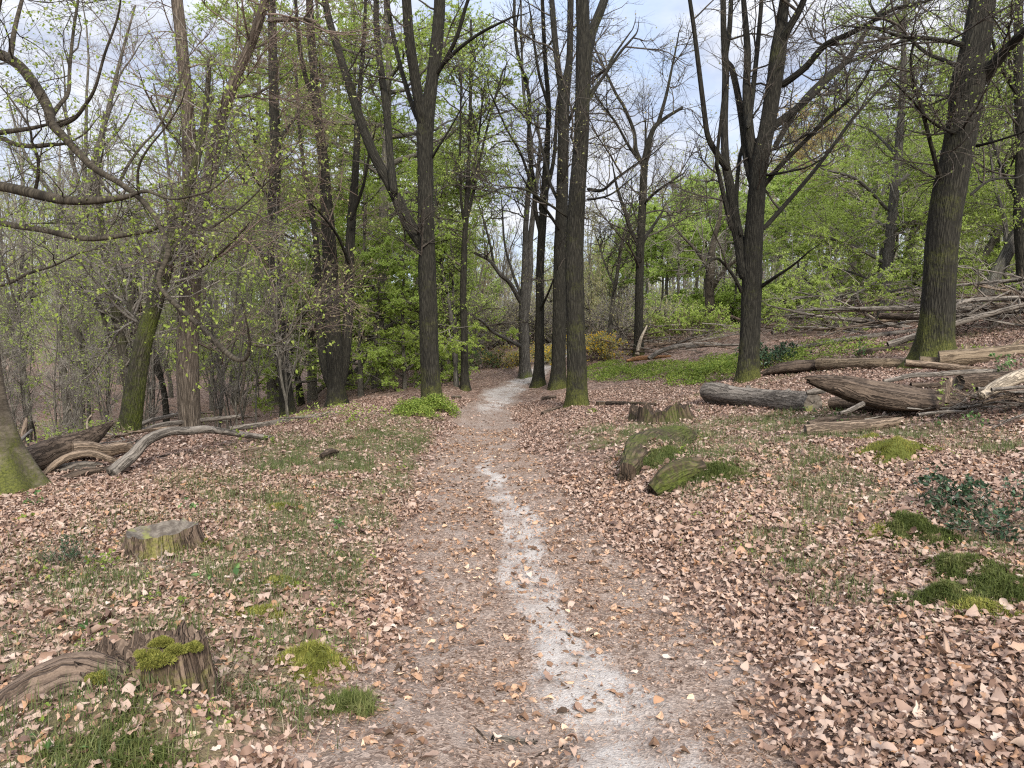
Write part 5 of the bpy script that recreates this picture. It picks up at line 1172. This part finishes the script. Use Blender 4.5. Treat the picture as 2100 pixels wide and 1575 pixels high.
seedling('blue green seedling with round leaves standing between stump and path', 465, 1215, .20, 2, 10, .045, 'bramble_leaf', 3, .08)
seedling('tiny green seedling in the leaves left of the path', 550, 1150, .10, 2, 8, .04, 'bramble_leaf', 4, .1)
seedling('upright leafy seedling on the left verge of the path', 712, 1100, .19, 3, 26, .036, 'bramble_leaf', 5, .15)
seedling('fine feathery fern sprig at the left edge of the path', 738, 1160, .08, 5, 60, .018, 'bilberry_leaf', 6, .25)
seedling('green bramble tuft on the leaves below the bowed branch', 395, 1045, .14, 4, 26, .038, 'bramble_leaf', 7, .2)
seedling('small bramble at the foot of the mossy beech', 85, 1040, .22, 3, 22, .045, 'bramble_leaf', 8, .15)
seedling('yellow green sprig in the leaves at the left edge', 70, 1210, .12, 4, 34, .024, 'bilberry_leaf', 9, .2)
seedling('green leaf rosette far left on the leaves', 80, 1065, .07, 4, 16, .045, 'bilberry_leaf', 10, .3)
seedling('pair of dark leaves poking up behind the broad stump', 188, 1300, .07, 2, 6, .055, 'bramble_leaf', 11, .15)
seedling('lone sprout with a yellow tip behind the broad stump', 370, 1255, .10, 1, 5, .04, 'bilberry_leaf', 12, .05)
seedling('tiny two leaved beech sprout on the right leaf bank', 1602, 1165, .04, 1, 4, .045, 'bilberry_leaf', 13, .05)
seedling('bramble sprig in front of the short grey sawn log', 1690, 862, .22, 4, 30, .05, 'bramble_leaf', 14, .25)
seedling('bramble sprig growing before the parallel logs', 1740, 882, .18, 4, 24, .05, 'bramble_leaf', 15, .25)
seedling('leafy shoots rising through the brush heap', 1960, 850, .45, 9, 60, .045, 'young_leaf', 16, .25)
seedling('spreading green bramble at the foot of the brush heap', 2010, 880, .25, 9, 70, .045, 'bramble_leaf', 17, .35)
seedling('green shrubby shoots at the right edge above the stripped log', 2075, 770, .40, 9, 120, .05, 'bramble_leaf', 18, .3)
seedling('bare twiggy shrublet with brown leaves before the dark weathered trunk', 1860, 850, .42, 14, 60, .035, 'litter_leaf', 19, .3)
seedling('small bright sprig on the verge right of the straight oak', 1215, 848, .16, 4, 40, .04, 'bilberry_leaf', 20, .25)
seedling('green sprig behind the hollow rotten stump', 1405, 850, .2, 5, 40, .045, 'bramble_leaf', 21, .25)
seedling('leaf sprig on the mossy rotten log of the right bank', 1400, 935, .12, 3, 20, .05, 'bilberry_leaf', 22, .2)
seedling('green sprouts on the crest left of the mossy footed tree', 735, 868, .16, 8, 90, .045, 'bilberry_leaf', 23, .5)
seedling('bright sprouts by the long pale log end', 550, 908, .12, 5, 40, .04, 'bilberry_leaf', 24, .3)
seedling('green sprig standing behind the tan logs', 1765, 735, .35, 6, 70, .06, 'bramble_leaf', 25, .3)
seedling('grey twiggy dead shrublet in front of the sawn stump', 338, 1172, .20, 6, 3, .03, 'litter_leaf', 26, .2, tw='dead_wood_grey')
seedling('dead grass tangle on the right end of the broad stump', 440, 1400, .17, 60, 60, .03, 'dry_grass', 27, .45, 'dry_tussock', tw='dry_grass', up=-.2)
seedling('bluish rosette of leaves in the near left corner', 95, 1540, .07, 5, 18, .04, 'bramble_leaf', 28, .3)
seedling('pale sprig on the left verge beyond the fern sprig', 820, 965, .10, 3, 14, .03, 'bilberry_leaf', 29, .2)

def bush(name, label, cat, px, py, rx, ht, n1, n2, nleaf, lsz, mat, seed, tw='twig_brown', bloom=None, flat=.2, group=None, py_r=None):
    rng = np.random.default_rng(seed); p = hit(px, py); ry = py_r or rx
    n0 = 16; P = np.zeros((n0, 6, 3)); a = rng.uniform(0, 6.28, n0); D = nrm(np.column_stack([np.cos(a) * rx, np.sin(a) * ry, np.full(n0, ht) * rng.uniform(.5, 1.6, n0)]))
    P[:, 0] = np.column_stack([rng.normal(size=n0) * rx * .25, rng.normal(size=n0) * ry * .25, np.full(n0, -.03)])
    L = np.hypot(rx, ht) * .95
    for k in range(1, 6):
        D = nrm(D + rng.normal(size=(n0, 3)) * .12); P[:, k] = P[:, k - 1] + D * (L * rng.uniform(.6, 1.1, n0) / 5)[:, None]
    r = .008 * ht / .5; R = np.linspace(r, r * .4, 6)[None] * np.ones((n0, 1))
    A, Ar = sprout(P, R, n1, (.2, 1), .8, L * .45, 5, .05, .15, r * .6, rng, flat); C, Cr = sprout(A, Ar, n2, (.1, 1), .8, L * .22, 4, .03, .2, r * .4, rng, flat)
    g = Bag(); g.tube(P, R, 5); g.tube(A, Ar, 4); g.tube(C, Cr, 3)
    o = empty(name, p, label, cat, group); link('stems', g.mesh('stems', MATS[tw]), o)
    V, Q = leaves_on(C, nleaf, lsz, rng, 0, .4, (.1, 1.05)); link('foliage', leaf_mesh('foliage', V, Q, MATS[mat], rng), o)
    if bloom:
        V, Q = leaves_on(C, bloom, lsz * 1.2, rng, 0, .1, (.6, 1.1)); link('flowers', leaf_mesh('flowers', V, Q, MATS['gorse_bloom'], rng), o)
    return o
bush('holly_bush', 'dark blue green holly bush spreading at the right edge', 'bush', 2045, 1075, .48, .28, 70, 300, 800, .040, 'holly_leaf', 1)
bush('holly_bush', 'small dark holly sprig left of the larger holly bush', 'bush', 1945, 1040, .22, .18, 40, 150, 420, .04, 'holly_leaf', 2)
bush('evergreen_bush', 'dark low evergreen bush at the foot of the many stemmed oak', 'bush', 1585, 752, .6, .5, 90, 420, 1800, .06, 'holly_leaf', 3)
bush('gorse_bush', 'gorse bush in yellow bloom between the straight oak and the thin leaning stem', 'bush', 1222, 738, .95, .95, 160, 900, 5000, .06, 'olive_leaf', 4, bloom=1300)
bush('gorse_bush', 'smaller gorse with yellow flowers on the bank left of the twin stemmed tree', 'bush', 1046, 752, .9, .8, 140, 700, 3600, .06, 'olive_leaf', 5, bloom=500)
bush('heather_bush', 'dark heather clump on the bank beside the smaller gorse', 'bush', 990, 755, .9, .7, 140, 800, 2600, .05, 'bramble_leaf', 6)
bush('gorse_bush', 'far yellow gorse peeping between the dark trunks at the bend', 'bush', 1125, 745, .7, .8, 120, 600, 2400, .07, 'olive_leaf', 7, bloom=600)
bush('leafy_bush', 'green bush low against the pale beech stem', 'bush', 1410, 700, 1.3, 1.3, 160, 800, 5000, .08, 'young_leaf', 8)
for i, (px, py, s) in enumerate([(975, 725, 1.2), (1015, 712, 1.4), (1055, 708, 1.3), (1190, 708, 1.5), (1150, 706, 1.4), (1280, 706, 1.2), (925, 745, 1.2), (1235, 703, 1.4), (955, 712, 1.6), (1090, 704, 1.5), (1120, 700, 1.6)]):
    bush('scrub_bush', 'grey brown leafless scrub on the rise behind the path bend', 'bush', px, py, 1.5 * s, 1.9 * s, 160, 900, 1500, .08, 'olive_leaf', 20 + i, 'twig_grey', group='scrub behind the path bend')

def cover(name, label, spots, n, ht, lsz, mat, seed, dens=1.0):
    rng = np.random.default_rng(seed); Vs = []; Qs = []; k = 0
    for px, py, rx, ry in spots:
        p = hit(px, py); m = int(n * rx * ry)
        q = np.sqrt(rng.uniform(0, 1, m)); th = rng.uniform(0, 6.283, m); x_ = p[0] + q * np.cos(th) * rx; y_ = p[1] + q * np.sin(th) * ry
        top = ht * (1 - .7 * q ** 2) * (.45 + 1.0 * vnoise(x_, y_, .22, seed)); z_ = h(x_, y_) + top * rng.uniform(.1, 1, m) ** .6
        ok = vnoise(x_, y_, .5, seed + 1) > .3 * q; x_, y_, z_ = x_[ok], y_[ok], z_[ok]; m = len(x_)
        V, Q = leaf_quads(np.stack([x_, y_, z_], -1), nrm(rng.normal(size=(m, 3)) * np.array([1, 1, .5]) + np.array([0, 0, .25])), nrm(rng.normal(size=(m, 3)) * .5 + np.array([0, 0, .8])), lsz * rng.uniform(.6, 1.3, m), lsz * .65 * rng.uniform(.6, 1.2, m))
        Vs.append(V); Qs.append(Q + k); k += len(V)
    return tag(link(name, leaf_mesh(name, np.vstack(Vs), np.vstack(Qs), MATS[mat], rng)), label, 'ground cover', None, 'stuff')
cover('bilberry_cover', 'bright green bilberry heaped around the foot of the left path tree', [(868, 848, .55, .5), (900, 846, .45, .4), (845, 850, .4, .4), (885, 843, .5, .4)], 6500, .30, .045, 'bilberry_leaf', 1)
cover('bilberry_cover', 'carpet of bright green bilberry behind the right path oak', [(1240, 772, .9, 1.1), (1290, 766, 1.0, 1.2), (1340, 762, 1.0, 1.2), (1390, 762, 1.0, 1.2), (1440, 768, .9, 1.1), (1480, 770, .8, 1.0), (1425, 778, .7, .7), (1500, 755, .9, 1.2), (1450, 752, 1.0, 1.2), (1600, 740, .7, 1.0), (1250, 755, .8, 1.2)], 1500, .22, .06, 'bilberry_leaf', 2)
cover('bilberry_cover', 'low green growth among the far right logs', [(1640, 722, 1.0, .8), (1700, 718, 1.0, .8), (1720, 728, .8, .6), (1840, 715, .8, .6), (1960, 735, .6, .5)], 900, .16, .055, 'bilberry_leaf', 3)
cover('bilberry_cover', 'scattered green sprouts along the left crest and hollow edge', [(150, 905, .8, .7), (200, 890, .8, .8), (310, 890, .6, .6), (60, 900, .8, .7), (420, 868, .7, .7), (720, 862, .8, .5), (650, 862, .8, .5), (115, 880, .8, 1), (250, 875, .8, 1)], 500, .35, .055, 'young_leaf', 4)

# little green plants sprinkled over the verges
rv = np.random.default_rng(55); sp = []
for i in range(150):
    if i < 95: px, py = rv.uniform(20, 860), rv.uniform(880, 1500)
    else: px, py = rv.uniform(1180, 2080), rv.uniform(880, 1180)
    if px > 850 - (py - 900) * .2 and px < 1180: continue
    p = hit(px, py)
    if path_mask(p[0], p[1]) > .3: continue
    q = .03 + .05 * rv.uniform(); sp.append((px, py, q, q))
cover('green_sprouts', 'tiny green sprouts dotted through the leaves on both verges', sp, 3600, .06, .022, 'bilberry_leaf', 9)
